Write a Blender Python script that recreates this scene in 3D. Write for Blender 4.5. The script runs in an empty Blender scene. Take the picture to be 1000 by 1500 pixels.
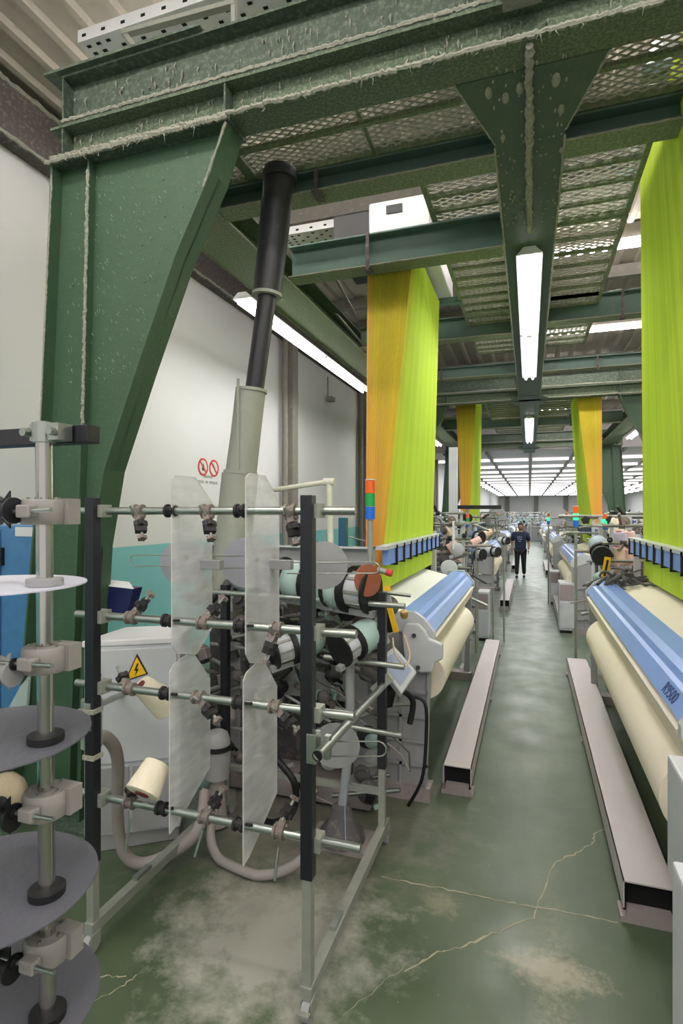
import bpy, math, random
from mathutils import Vector, Matrix
random.seed(7)
C = bpy.context.scene
COL = C.collection
PI = math.pi
# ------------------------------------------------------------------ camera
H = 2.1; FPX = 815.0; YAW = math.atan(275/815.0)
SN, CS = math.sin(YAW), math.cos(YAW)
cam = bpy.data.objects.new('camera', bpy.data.cameras.new('camera')); COL.objects.link(cam)
cam.location = (0, 0, H); cam.rotation_euler = (PI/2, 0, YAW)
cam.data.sensor_fit = 'VERTICAL'; cam.data.sensor_height = 36; cam.data.lens = 36*FPX/1500
cam.data.clip_start = .02; cam.data.clip_end = 300
C.camera = cam
# ------------------------------------------------------------------ world, exposure
w = bpy.data.worlds.new('world'); C.world = w; w.use_nodes = True
w.node_tree.nodes['Background'].inputs[0].default_value = (1.0, .99, .95, 1)
w.node_tree.nodes['Background'].inputs[1].default_value = 1.0
C.view_settings.view_transform = 'Standard'; C.view_settings.look = 'None'
C.view_settings.gamma = 1; C.view_settings.use_curve_mapping = False
C.view_settings.exposure = -0.16
LAMP_W = 75.0        # watts of a double tube fitting
TUBE_E = 14.0

def at(px, py, X=None, Y=None, Z=None):
    """point of the hall where the line of sight through a photo pixel meets a real plane"""
    a, b = (px-500)/FPX, (750-py)/FPX
    d = Vector((CS*a - SN, SN*a + CS, b))
    t = X/d.x if X is not None else (Y/d.y if Y is not None else (Z-H)/d.z)
    return Vector((0, 0, H)) + d*t

# ------------------------------------------------------------------ materials
def srgb(c):
    return tuple((x/12.92 if x <= .04045 else ((x+.055)/1.055)**2.4) for x in c)
MATS = {}
def mat(name, col, rough=.5, metal=0., lint=0., var=.12, scale=6., bump=.15, emit=0., alpha=1., trans=0., lintcol=(.74,.72,.68), spec=.5, lscale=18., bscale=60.):
    if name in MATS: return MATS[name]
    m = bpy.data.materials.new(name); m.use_nodes = True; MATS[name] = m
    nt = m.node_tree; N = nt.nodes; L = nt.links; b = N['Principled BSDF']
    c = srgb(col)
    b.inputs['Roughness'].default_value = rough; b.inputs['Metallic'].default_value = metal
    b.inputs['Specular IOR Level'].default_value = spec
    if emit:
        b.inputs['Base Color'].default_value = (*c, 1)
        b.inputs['Emission Color'].default_value = (*c, 1); b.inputs['Emission Strength'].default_value = emit
        return m
    tc = N.new('ShaderNodeTexCoord'); src = tc.outputs['Object']
    n1 = N.new('ShaderNodeTexNoise'); n1.inputs['Scale'].default_value = scale; n1.inputs['Detail'].default_value = 5
    L.new(src, n1.inputs['Vector'])
    mx = N.new('ShaderNodeMix'); mx.data_type = 'RGBA'
    mx.inputs[6].default_value = (*[x*(1-var) for x in c], 1); mx.inputs[7].default_value = (*[min(1, x*(1+var)) for x in c], 1)
    L.new(n1.outputs[0], mx.inputs[0]); out = mx.outputs[2]
    n2 = N.new('ShaderNodeTexNoise'); n2.inputs['Scale'].default_value = bscale; n2.inputs['Detail'].default_value = 4
    L.new(src, n2.inputs['Vector'])
    if lint:
        n3 = N.new('ShaderNodeTexNoise'); n3.inputs['Scale'].default_value = lscale; n3.inputs['Detail'].default_value = 8; n3.inputs['Roughness'].default_value = .75
        L.new(src, n3.inputs['Vector'])
        r = N.new('ShaderNodeMapRange'); r.inputs[1].default_value = .66-.26*lint; r.inputs[2].default_value = .80-.20*lint
        L.new(n3.outputs[0], r.inputs[0])
        m2 = N.new('ShaderNodeMix'); m2.data_type = 'RGBA'; m2.inputs[7].default_value = (*srgb(lintcol), 1)
        mul = N.new('ShaderNodeMath'); mul.operation = 'MULTIPLY'; mul.inputs[1].default_value = min(.9, .45+.5*lint)
        L.new(r.outputs[0], mul.inputs[0]); L.new(mul.outputs[0], m2.inputs[0]); L.new(out, m2.inputs[6]); out = m2.outputs[2]
    L.new(out, b.inputs['Base Color'])
    if bump:
        bp = N.new('ShaderNodeBump'); bp.inputs['Strength'].default_value = bump; bp.inputs['Distance'].default_value = .01
        L.new((n3 if lint else n2).outputs[0], bp.inputs['Height']); L.new(bp.outputs[0], b.inputs['Normal'])
    if alpha < 1: b.inputs['Alpha'].default_value = alpha
    if trans: b.inputs['Transmission Weight'].default_value = trans
    return m

GREEN = mat('green_steel', (.26,.32,.26), .55, lint=.66, lscale=30, bump=.5, lintcol=(.50,.53,.48))
GREENC = mat('girder_green', (.22,.31,.23), .5, lint=.32, lscale=40, bump=.3, lintcol=(.50,.55,.47))
SPECK = mat('speckled_olive_green', (.30,.37,.28), .7, lint=.8, lscale=55, bump=.6, lintcol=(.52,.55,.47))
GREENP = mat('green_column_paint', (.25,.36,.26), .42, lint=.30, lscale=34, bump=.5, bscale=25, lintcol=(.48,.56,.48))
OLIVE = mat('dusty_olive_steel', (.40,.46,.34), .7, lint=.75, lscale=45, bump=.4, lintcol=(.62,.62,.52))
GREY_GREEN = mat('grey_green_steel', (.34,.44,.40), .5, lint=.15)
FLECK = mat('lint_fleck', (.52,.60,.53), 1, bump=.3)
LINT = mat('lint', (.60,.60,.55), 1, bump=.8, var=.25, scale=40, spec=.1)
ROOF = mat('roof_sheet', (.68,.65,.60), .6, lint=.35, lscale=5, lintcol=(.50,.47,.42), bump=.05)
WHITE = mat('white_wall', (.84,.84,.84), .6, var=.04, bump=.03, scale=1)
TEAL = mat('teal_dado', (.50,.75,.76), .5, var=.05, bump=.03)
PINKW = mat('far_wall', (.84,.82,.83), .6, var=.05, bump=.03, scale=1)
DARKW = mat('dusty_dark_beam', (.36,.33,.32), .9, lint=.6, lscale=25, bump=.5, lintcol=(.58,.56,.53))
PILLAR = mat('pillar_grey', (.52,.50,.47), .7, lint=.4, lscale=12, bump=.2)
TRAY = mat('white_tray', (.86,.86,.86), .4, var=.05, bump=.02)
BLACK = mat('black_steel', (.11,.11,.13), .35, var=.2, lint=.12, lscale=30, lintcol=(.45,.45,.45))
BLACKP = mat('black_plastic', (.08,.08,.085), .5, lint=.2, lscale=50, lintcol=(.4,.4,.4))
HOLE = mat('hole_black', (.03,.03,.03), .9, bump=0)
STEEL = mat('bright_steel', (.66,.68,.65), .30, .9, var=.15, bump=.03)
GALV = mat('galvanised', (.62,.63,.59), .5, .4, var=.15, scale=20, bump=.1)
CHROME = mat('polished_tube', (.72,.71,.69), .18, 1.0, var=.08, bump=.01)
CLAMPM = mat('clamp_alloy', (.50,.46,.43), .6, .3, lint=.5, lscale=60, bump=.4, lintcol=(.66,.61,.57))
CLAMPW = mat('clamp_plastic', (.56,.54,.52), .5, lint=.15, lscale=40, bump=.1)
KNOB = mat('knob_black', (.13,.12,.12), .6, lint=.4, lscale=70, bump=.3, lintcol=(.45,.41,.38))
CONE = mat('cream_yarn', (.93,.89,.79), .85, var=.04, bump=.25, bscale=120)
CORE = mat('red_core', (.50,.12,.16), .5)
LGREY = mat('machine_grey', (.76,.77,.78), .4, lint=.12, lscale=10, bump=.05, lintcol=(.62,.58,.55))
MGREY = mat('machine_mid_grey', (.60,.60,.60), .5, lint=.35, lscale=12, bump=.15, lintcol=(.66,.60,.57))
DGREY = mat('machine_dusty_dark', (.33,.32,.32), .7, lint=.55, lscale=14, bump=.4, lintcol=(.55,.51,.48))
PINKDUST = mat('dusty_casting', (.60,.56,.55), .8, lint=.5, lscale=14, bump=.4, lintcol=(.70,.63,.61))
FEED = mat('feeder_teal_grey', (.66,.76,.73), .4, lint=.15, lscale=20, bump=.08, lintcol=(.75,.70,.68))
BLUE = mat('blue_cover', (.52,.65,.90), .30, var=.06, bump=.03)
BLUEB = mat('blue_block', (.50,.62,.88), .45, var=.08)
BLUEC = mat('blue_cabinet_paint', (.30,.50,.68), .45, var=.18, scale=12)
NAVY = mat('navy_panel', (.10,.12,.30), .4)
CLOTH = mat('white_cloth', (.93,.93,.89), .8, var=.02, bump=.15, bscale=300)
CLOTHB = mat('beige_cloth', (.92,.88,.80), .8, var=.03, bump=.15, bscale=300)
BENCH = mat('bench_paint', (.79,.76,.76), .38, var=.05, lint=.1, lscale=6, bump=.04, lintcol=(.70,.67,.66))
HOSE = mat('hose_grey', (.60,.57,.55), .7, lint=.3, lscale=20, bump=.25, lintcol=(.70,.66,.63))
PIPEB = mat('black_pipe', (.16,.16,.17), .45, lint=.3, lscale=22, bump=.2, lintcol=(.42,.43,.42))
PIPEG = mat('grey_pipe', (.62,.63,.58), .6, lint=.3, lscale=14, bump=.2)
DISCM = mat('grey_disc', (.60,.60,.63), .45, var=.08)
DISCD = mat('dark_grey_disc', (.36,.36,.39), .45, var=.12, scale=4)
YEL = mat('yellow', (.95,.75,.10), .5)
ORANGE = mat('orange', (.93,.42,.12), .5)
RED = mat('red', (.80,.22,.20), .5)
LGREEN = mat('lamp_green', (.10,.62,.30), .4)
LBLUE = mat('lamp_blue', (.10,.42,.85), .4)
LORANGE = mat('lamp_orange', (.93,.40,.10), .4)
GLOWG = mat('lamp_green_lit', (.15,.95,.55), emit=2.0)
TUBE = mat('tube_light', (1,.985,.97), emit=TUBE_E)
TUBEF = mat('tube_light_far', (1,.97,.98), emit=2.2)
BRASS = mat('brass', (.75,.62,.38), .4, .6)
COPPER = mat('copper_lid', (.70,.42,.33), .35, .5)
SKIN = mat('skin', (.62,.45,.38), .6)
SHIRT = mat('navy_shirt', (.12,.15,.25), .8)
TROUS = mat('dark_trousers', (.08,.08,.10), .8)
HAIRM = mat('dark_hair', (.07,.06,.06), .8)
PINKY = mat('pale_pink_yarn', (.88,.74,.70), .9, bump=.2)
BEIGEY = mat('beige_yarn', (.84,.74,.62), .9, bump=.2)
BLUEY = mat('slate_plastic', (.36,.43,.54), .5)
LILAC = mat('lilac_grey_yarn', (.66,.63,.68), .9, bump=.2)
CREAMP = mat('cream_pipe', (.84,.84,.76), .5)

def acrylic():
    m = bpy.data.materials.new('frosted_acrylic'); m.use_nodes = True; N = m.node_tree.nodes; L = m.node_tree.links
    b = N['Principled BSDF']; b.inputs['Base Color'].default_value = (.80,.80,.80,1); b.inputs['Roughness'].default_value = .3
    tc = N.new('ShaderNodeTexCoord')
    n = N.new('ShaderNodeTexNoise'); n.inputs['Scale'].default_value = 4; n.inputs['Detail'].default_value = 6; L.new(tc.outputs['Object'], n.inputs[0])
    mp = N.new('ShaderNodeMapping'); mp.inputs['Rotation'].default_value = (.35,0,0); mp.inputs['Scale'].default_value = (1,1,5); L.new(tc.outputs['Object'], mp.inputs[0])
    n2 = N.new('ShaderNodeTexNoise'); n2.inputs['Scale'].default_value = 5; L.new(mp.outputs[0], n2.inputs[0])
    ad = N.new('ShaderNodeMath'); ad.operation = 'ADD'; L.new(n.outputs[0], ad.inputs[0]); L.new(n2.outputs[0], ad.inputs[1])
    r = N.new('ShaderNodeMapRange'); r.inputs[1].default_value = .6; r.inputs[2].default_value = 1.4; r.inputs[3].default_value = .34; r.inputs[4].default_value = .58
    L.new(ad.outputs[0], r.inputs[0]); L.new(r.outputs[0], b.inputs['Alpha'])
    return m
ACRYL = acrylic()

def floor_mat():
    m = bpy.data.materials.new('green_epoxy_floor'); m.use_nodes = True; N = m.node_tree.nodes; L = m.node_tree.links
    b = N['Principled BSDF']; tc = N.new('ShaderNodeTexCoord'); P = tc.outputs['Object']
    def noise(s, d=6, r=.6, scl=None):
        n = N.new('ShaderNodeTexNoise'); n.inputs['Scale'].default_value = s; n.inputs['Detail'].default_value = d; n.inputs['Roughness'].default_value = r
        if scl:
            mp = N.new('ShaderNodeMapping'); mp.inputs['Scale'].default_value = scl; L.new(P, mp.inputs[0]); L.new(mp.outputs[0], n.inputs[0])
        else: L.new(P, n.inputs[0])
        return n.outputs[0]
    def mr(x, a, b_, c=0., d=1.):
        r = N.new('ShaderNodeMapRange'); r.inputs[1].default_value = a; r.inputs[2].default_value = b_; r.inputs[3].default_value = c; r.inputs[4].default_value = d
        L.new(x, r.inputs[0]); return r.outputs[0]
    def mth(op, x, y):
        q = N.new('ShaderNodeMath'); q.operation = op
        for i, v in enumerate((x, y)):
            if isinstance(v, (int, float)): q.inputs[i].default_value = v
            else: L.new(v, q.inputs[i])
        return q.outputs[0]
    def mix(f, a, c):
        q = N.new('ShaderNodeMix'); q.data_type = 'RGBA'; L.new(f, q.inputs[0])
        if isinstance(a, tuple): q.inputs[6].default_value = (*srgb(a), 1)
        else: L.new(a, q.inputs[6])
        q.inputs[7].default_value = (*srgb(c), 1); return q.outputs[2]
    sep = N.new('ShaderNodeSeparateXYZ'); L.new(P, sep.inputs[0])
    base = mix(mr(noise(1.3), .3, .7), (.26,.32,.23), (.35,.40,.30))
    # foot wear: a greyer strip down the aisle; the whole floor also turns paler further in
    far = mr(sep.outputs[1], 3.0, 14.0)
    ax = mth('ABSOLUTE', sep.outputs[0], 0)
    wear = mth('MULTIPLY', mr(ax, .75, .15), mr(noise(2.2, 5, .6, (1,.25,1)), .35, .65))
    base = mix(mth('MULTIPLY', wear, .35), base, (.45,.49,.42))
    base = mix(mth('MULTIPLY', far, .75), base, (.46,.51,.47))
    # tyre track of worn paint in the middle
    dx = mth('ABSOLUTE', mth('SUBTRACT', sep.outputs[0], .10), 0)
    trk = mth('MULTIPLY', mth('MULTIPLY', mr(dx, .12, .02), mr(noise(30, 8, .8), .42, .6)), mr(sep.outputs[1], 3.6, 2.2))
    base = mix(mth('MULTIPLY', trk, .7), base, (.62,.61,.50))
    # patch of lint and spilt size under the creel
    def patch(cx, cy, rx, ry, lo, hi, s):
        ex = mth('DIVIDE', mth('SUBTRACT', sep.outputs[0], cx), rx); ey = mth('DIVIDE', mth('SUBTRACT', sep.outputs[1], cy), ry)
        dd = mth('SQRT', mth('ADD', mth('MULTIPLY', ex, ex), mth('MULTIPLY', ey, ey)), 0)
        return mr(mth('ADD', dd, mth('MULTIPLY', mth('SUBTRACT', noise(s, 9, .7), .5), 2.4)), hi, lo)
    base = mix(mth('MULTIPLY', patch(-1.2, 2.52, .58, .62, .45, 1.10, 5), .85), base, (.68,.67,.63))
    base = mix(mth('MULTIPLY', patch(-1.6, 3.6, 1.1, .9, .3, 1.2, 7), .7), base, (.52,.49,.46))
    base = mix(mth('MULTIPLY', patch(-.45, 3.0, .12, .12, .3, 1.0, 20), .5), base, (.60,.58,.48))
    base = mix(mth('MULTIPLY', patch(.10, 2.72, .26, .13, .3, 1.0, 14), .75), base, (.66,.63,.54))
    sp = mr(noise(55, 3, .5), .72, .76); base = mix(mth('MULTIPLY', sp, .6), base, (.66,.66,.60))
    L.new(base, b.inputs['Base Color'])
    L.new(mr(noise(3), .3, .7, .28, .5), b.inputs['Roughness']); b.inputs['Specular IOR Level'].default_value = .5
    bp = N.new('ShaderNodeBump'); bp.inputs['Strength'].default_value = .08; bp.inputs['Distance'].default_value = .01
    L.new(noise(25), bp.inputs['Height']); L.new(bp.outputs[0], b.inputs['Normal'])
    return m

def cord_mat():
    m = bpy.data.materials.new('harness_cords'); m.use_nodes = True; N = m.node_tree.nodes; L = m.node_tree.links
    b = N['Principled BSDF']; b.inputs['Roughness'].default_value = .7
    a = N.new('ShaderNodeAttribute'); a.attribute_name = 'cord_col'; L.new(a.outputs['Color'], b.inputs['Base Color'])
    b.inputs['Sheen Weight'].default_value = .2
    return m
CORD = cord_mat()

# ------------------------------------------------------------------ mesh builder
class MB:
    def __init__(s): s.v = []; s.f = []
    def add(s, vs, fs):
        o = len(s.v); s.v += [Vector(p) for p in vs]; s.f += [[i+o for i in f] for f in fs]; return s
    def box(s, c, d, rot=None):
        x, y, z = [k/2 for k in d]; c = Vector(c)
        p = [Vector((i*x, j*y, k*z)) for i in (-1,1) for j in (-1,1) for k in (-1,1)]
        if rot is not None: p = [rot @ q for q in p]
        return s.add([q+c for q in p], [(0,1,3,2),(4,6,7,5),(0,4,5,1),(2,3,7,6),(0,2,6,4),(1,5,7,3)])
    def bx(s, a, b):
        a, b = Vector(a), Vector(b); return s.box((a+b)/2, [abs(k) for k in (b-a)])
    def bar(s, a, b, wd, hg, up=(0,0,1)):
        a, b = Vector(a), Vector(b); d = (b-a); l = d.length; d.normalize(); up = Vector(up)
        sx = d.cross(up)
        if sx.length < .01: sx = d.cross(Vector((0,1,0)))
        sx.normalize(); uz = sx.cross(d)
        R = Matrix((sx, d, uz)).transposed()
        return s.box((a+b)/2, (wd, l, hg), R)
    def tube(s, pts, r, n=10, cap=True):
        pts = [Vector(p) for p in pts]; rs = r if isinstance(r, (list, tuple)) else [r]*len(pts)
        vs, fs = [], []; prev = None
        for i, p in enumerate(pts):
            d = (pts[min(i+1, len(pts)-1)] - pts[max(i-1, 0)]).normalized()
            if prev is None:
                u = d.cross(Vector((0,0,1)))
                if u.length < .05: u = d.cross(Vector((0,1,0)))
            else:
                u = prev - d*prev.dot(d)
            u.normalize(); prev = u; v = d.cross(u)
            for k in range(n):
                t = 2*PI*k/n; vs.append(p + (u*math.cos(t)+v*math.sin(t))*rs[i])
        for i in range(len(pts)-1):
            for k in range(n):
                fs.append((i*n+k, i*n+(k+1)%n, (i+1)*n+(k+1)%n, (i+1)*n+k))
        if cap: fs.append(list(range(n))[::-1]); fs.append([(len(pts)-1)*n+k for k in range(n)])
        return s.add(vs, fs)
    def cyl(s, a, b, r, r2=None, n=14): return s.tube([a, b], [r, r if r2 is None else r2], n)
    def lathe(s, o, ax, prof, n=18):
        """prof: (distance along axis, radius)"""
        o = Vector(o); ax = Vector(ax).normalized()
        u = ax.cross(Vector((0,0,1)))
        if u.length < .05: u = ax.cross(Vector((0,1,0)))
        u.normalize(); v = ax.cross(u); vs, fs = [], []
        for h, r in prof:
            for k in range(n):
                t = 2*PI*k/n; vs.append(o + ax*h + (u*math.cos(t)+v*math.sin(t))*max(r, 1e-4))
        for i in range(len(prof)-1):
            for k in range(n): fs.append((i*n+k, i*n+(k+1)%n, (i+1)*n+(k+1)%n, (i+1)*n+k))
        fs.append(list(range(n))[::-1]); fs.append([(len(prof)-1)*n+k for k in range(n)])
        return s.add(vs, fs)
    def prism(s, poly, ext):
        n = len(poly); e = Vector(ext); p = [Vector(q) for q in poly]
        return s.add(p + [q+e for q in p], [list(range(n)), [n+k for k in range(n)][::-1]] + [(k, n+k, n+(k+1)%n, (k+1)%n) for k in range(n)])
    def ball(s, c, r, n=12, sc=(1,1,1)):
        c = Vector(c); vs, fs = [], []; m = n//2
        for i in range(m+1):
            t = PI*i/m
            for k in range(n):
                q = 2*PI*k/n; rr = max(math.sin(t), 1e-3)
                vs.append(c+Vector((r*sc[0]*rr*math.cos(q), r*sc[1]*rr*math.sin(q), r*sc[2]*math.cos(t))))
        for i in range(m):
            for k in range(n): fs.append((i*n+k, (i+1)*n+k, (i+1)*n+(k+1)%n, i*n+(k+1)%n))
        return s.add(vs, fs)
    def build(s, name, m, parent=None, smooth=False, bev=0):
        me = bpy.data.meshes.new(name); o = bpy.data.objects.new(name, me); COL.objects.link(o)
        org = Vector((0,0,0)); q = parent
        while q is not None: org += q.location; q = q.parent
        if parent is None and s.v and not getattr(s, 'keep', False):
            lo = Vector([min(v[i] for v in s.v) for i in range(3)]); hi = Vector([max(v[i] for v in s.v) for i in range(3)])
            org = Vector(((lo.x+hi.x)/2, (lo.y+hi.y)/2, lo.z)); o.location = org
        me.from_pydata([v-org for v in s.v], [], s.f); me.materials.append(m)
        import bmesh
        bm = bmesh.new(); bm.from_mesh(me); bmesh.ops.recalc_face_normals(bm, faces=bm.faces); bm.to_mesh(me); bm.free()
        if smooth:
            me.polygons.foreach_set('use_smooth', [True]*len(me.polygons))
            try: me.set_sharp_from_angle(angle=math.radians(40))
            except Exception: pass
        if parent: o.parent = parent
        if bev:
            md = o.modifiers.new('bevel', 'BEVEL'); md.width = bev; md.segments = 2; md.limit_method = 'ANGLE'
        return o
def tag(o, label=None, cat=None, group=None, kind=None):
    if label: o['label'] = label
    if cat: o['category'] = cat
    if group: o['group'] = group
    if kind: o['kind'] = kind
    return o
def thing(name, label, cat, loc, group=None):
    o = bpy.data.objects.new(name, None); COL.objects.link(o); o.location = loc; o.empty_display_size = .1
    return tag(o, label, cat, group)
def struct(name, mb, m, parent=None):
    mb.keep = True; o = mb.build(name, m, parent)
    if parent is None: o['kind'] = 'structure'
    return o
def copy_tree(o, loc=None, label=None, group=None, parent=None, mirror=False):
    c = o.copy(); COL.objects.link(c)
    if parent: c.parent = parent
    if loc is not None: c.location = loc
    if label: c['label'] = label
    if group: c['group'] = group
    if mirror: c.rotation_euler.z += PI
    for ch in KIDS(o): copy_tree(ch, parent=c)
    return c
def KIDS(o): return [x for x in COL.objects if x.parent == o]

def fuzz(mb, a, b, r, seed=0, tuft=.0, n=None, hang=.06):
    """a fuzzy rope of lint along an edge with hanging tufts"""
    rnd = random.Random(seed); a, b = Vector(a), Vector(b); l = (b-a).length; n = n or max(4, int(l/.035))
    pts, rs = [], []
    for i in range(n+1):
        t = i/n; pts.append(a.lerp(b, t)+Vector((rnd.uniform(-.3,.3)*r, rnd.uniform(-.3,.3)*r, rnd.uniform(-.3,.3)*r))); rs.append(r*rnd.uniform(.7,1.15))
    mb.tube(pts, rs, 6)
    for i in range(int(l*tuft)):
        p = a.lerp(b, rnd.random()); h = hang*rnd.uniform(.3,1.2)
        mb.tube([p, p+Vector((rnd.uniform(-.01,.01), rnd.uniform(-.01,.01), -h*.5)), p+Vector((rnd.uniform(-.02,.02), rnd.uniform(-.02,.02), -h))], [r*.32, r*.16, .001], 4)
    return mb

# ================================================================== THE SHELL
XL, XR, Y0, Y1 = -4.4, 13.0, -7.0, 90.0
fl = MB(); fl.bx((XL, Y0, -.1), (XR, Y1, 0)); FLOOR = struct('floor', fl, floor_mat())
CRACK = mat('crack_dust', (.66,.64,.55), .9, bump=.3, var=.3, scale=80)
def crack(pix, wd, seed):
    rnd = random.Random(seed); P = [at(x, y, Z=0) for x, y in pix]; pts = []
    for a, b in zip(P, P[1:]):
        for k in range(7): pts.append(a.lerp(b, k/7)+Vector((rnd.uniform(-1,1), rnd.uniform(-1,1), 0))*.008)
    pts.append(P[-1]); m = MB(); vs, fs = [], []
    for i, p in enumerate(pts):
        d = (pts[min(i+1, len(pts)-1)]-pts[max(i-1, 0)]).normalized(); s = Vector((-d.y, d.x, 0))*wd*rnd.uniform(.25,1.2)
        vs += [p+s+Vector((0,0,.0012)), p-s+Vector((0,0,.0012))]
    for i in range(len(pts)-1): fs.append((2*i, 2*i+1, 2*i+3, 2*i+2))
    m.add(vs, fs); m.keep = True; m.build('crack', CRACK, FLOOR)
crack([(560,1285),(640,1300),(700,1312),(760,1325),(830,1336),(905,1352)], .005, 1)
crack([(590,1425),(640,1395),(675,1388),(720,1368),(780,1345),(800,1290),(812,1262),(850,1248),(868,1235),(872,1220),(893,1210)], .006, 2)
crack([(100,1438),(150,1430),(185,1430)], .004, 3)
crack([(140,1465),(175,1448),(200,1428)], .003, 4)
crack([(500,1490),(560,1440),(600,1410)], .0015, 5)

wl = MB(); wl.bx((XL-.15, Y0, 1.7), (XL, Y1, 5.9)); WL = struct('wall_left', wl, WHITE)
wt = MB(); wt.bx((XL-.15, Y0, 0), (XL, Y1, 1.7)); struct('dado', wt, TEAL, WL)
wf = MB(); wf.bx((XL, Y1, 0), (XR, Y1+.2, 6)); WF = struct('wall_far', wf, PINKW)
wf = MB(); wf.bx((XL, Y1-.02, 0), (XR, Y1, 1.1)); struct('dado', wf, TEAL, WF)
for k, x in enumerate((-3.2, 1.0, 5.2, 9.4)):
    p = MB(); p.bx((x-.3, Y1-.35, 0), (x+.3, Y1, 4.6)); struct('trim_%d' % (20+k), p, PILLAR)
wr = MB(); wr.bx((XR, Y0, 0), (XR+.15, Y1, 6)); struct('wall_right', wr, WHITE)
tb = MB(); tb.bx((XL, Y0, 5.33), (XL+.16, 24, 5.80)); T1 = struct('trim_1', tb, DARKW)
fz = MB(); fuzz(fz, (XL+.16, 1, 5.80), (XL+.16, 14, 5.80), .03, 3, 4, 300); fuzz(fz, (XL+.16, 1, 5.34), (XL+.16, 14, 5.34), .02, 4, 3, 300)
fz.keep = True; fz.build('lint_ridge', LINT, T1)['kind'] = 'stuff'
for k, y in enumerate((9.67, 14.6, 20.0, 27.0)):
    p = MB(); p.bx((XL, y-.13, 0), (XL+.22, y+.13, 5.33)); p.cyl((XL+.12, y-.24, 0), (XL+.12, y-.24, 5.3), .05); struct('trim_%d' % (2+k), p, PILLAR)
# corrugated roof over the near bays
rf = MB(); prof = []
x = XL; per = .30
while x < XR:
    prof += [(x, 5.90), (x+.19, 5.90), (x+.215, 5.855), (x+.275, 5.855)]; x += per
vs = []
for (a, b) in prof: vs += [(a, Y0, b), (a, 24.0, b)]
rf.add(vs, [(2*i, 2*i+1, 2*i+3, 2*i+2) for i in range(len(prof)-1)])
rf.bx((XL, Y0, 5.93), (XR, 24, 5.97))
ROOFO = struct('ceiling', rf, ROOF)
for y in (-3, 1.4, 4.35, 6.4, 8.1, 9.4, 10.6, 11.7, 14.5, 16.5, 18.5, 20.5, 22.5):
    p = MB(); p.bx((XL, y-.05, 5.68), (XR, y+.05, 5.86)); struct('purlin', p, PILLAR, ROOFO)
fc = MB(); fc.bx((XL, 24, 4.62), (XR, Y1, 4.75)); fc.bx((XL, 23.9, 4.62), (XR, 24, 5.97)); FC = struct('ceiling_far', fc, mat('far_ceiling', (.80,.77,.77), .7, bump=0, var=.03)); 
for k in range(-2, 7):
    p = MB(); p.bx((.05+1.75*k-.05, 24, 4.53), (.05+1.75*k+.05, Y1, 4.62)); struct('ceiling_rail', p, PILLAR, FC)

# wall signs
def sign(px, py, kind, label):
    c = at(px, py, X=XL); x0 = XL
    t = thing('prohibition_sign', label, 'sign', (x0, c.y, c.z))
    m = MB(); n = 28; R = .125
    m.lathe((x0, c.y, c.z), (1,0,0), [(0, R-.015), (.004, R-.015)], 28); m.build('face', WHITE, t)
    m = MB(); vs, fs = [], []
    for k in range(n):
        q = 2*PI*k/n
        for rr in (R, R-.026):
            for xx in (.0, .008): vs.append((x0+xx, c.y+rr*math.cos(q), c.z+rr*math.sin(q)))
    for k in range(n):
        a, b = 4*k, 4*((k+1) % n); fs += [(a+1, b+1, b+3, a+3), (a, a+1, b+1, b), (a+3, a+2, b+2, b+3)]
    m.add(vs, fs)
    m.bar((x0+.007, c.y+.085, c.z+.085*-1 if False else c.z-.085), (x0+.007, c.y-.085, c.z+.085), .022, .006, (1,0,0))
    m.build('ring', RED, t)
    m = MB()
    if kind == 'flame':
        m.prism([(x0+.004, c.y-.03, c.z-.05), (x0+.004, c.y+.03, c.z-.05), (x0+.004, c.y+.035, c.z-.01), (x0+.004, c.y+.005, c.z+.06), (x0+.004, c.y-.02, c.z+.0)], (.003,0,0))
    else:
        m.prism([(x0+.004, c.y+.03, c.z-.05), (x0+.004, c.y+.05, c.z-.03), (x0+.004, c.y-.03, c.z+.07), (x0+.004, c.y-.045, c.z+.055)], (.003,0,0))
    m.build('symbol', mat('sign_dark', (.35,.18,.22), .6), t)
sign(297, 684, 'flame', 'left red and white prohibition sign with a flame on the white wall')
sign(313, 686, 'match', 'right red and white prohibition sign with a stick symbol on the white wall')
def text(body, size, loc, rot, m, parent=None, name='lettering', label=None, cat=None):
    cu = bpy.data.curves.new(name, 'FONT'); cu.body = body; cu.size = size; cu.extrude = .0008; cu.align_x = 'CENTER'; cu.align_y = 'CENTER'
    o = bpy.data.objects.new(name, cu); COL.objects.link(o)
    dg = bpy.context.evaluated_depsgraph_get(); me = bpy.data.meshes.new_from_object(o.evaluated_get(dg)); bpy.data.objects.remove(o)
    o = bpy.data.objects.new(name, me); COL.objects.link(o); me.materials.append(m)
    org = Vector((0,0,0)); q = parent
    while q is not None: org += q.location; q = q.parent
    o.location = Vector(loc)-org; o.rotation_euler = rot
    if parent: o.parent = parent
    if label: tag(o, label, cat)
    return o
INK = mat('ink_grey', (.35,.35,.38), .7)
c = at(305, 702, X=XL)
lt = thing('wall_lettering', 'two lines of faint unreadable grey lettering under the prohibition signs', 'lettering', (XL, c.y, c.z))
for row, (zz, words) in enumerate(((.035, (7,)), (-.045, (5, 2, 7)))):
    n = sum(words)+len(words)-1; yy = c.y-n*.0165
    m = MB(); rl = random.Random(row)
    for wd in words:
        for k in range(wd):
            m.bx((XL, yy, c.z+zz-.02), (XL+.003, yy+.006, c.z+zz+.02)); q = rl.choice((-.018, 0, .016)); m.bx((XL, yy, c.z+zz+q-.003), (XL+.003, yy+.022, c.z+zz+q+.003)); yy += .033
        yy += .033
    m.build('letters', INK, lt)['kind'] = 'stuff'

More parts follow.
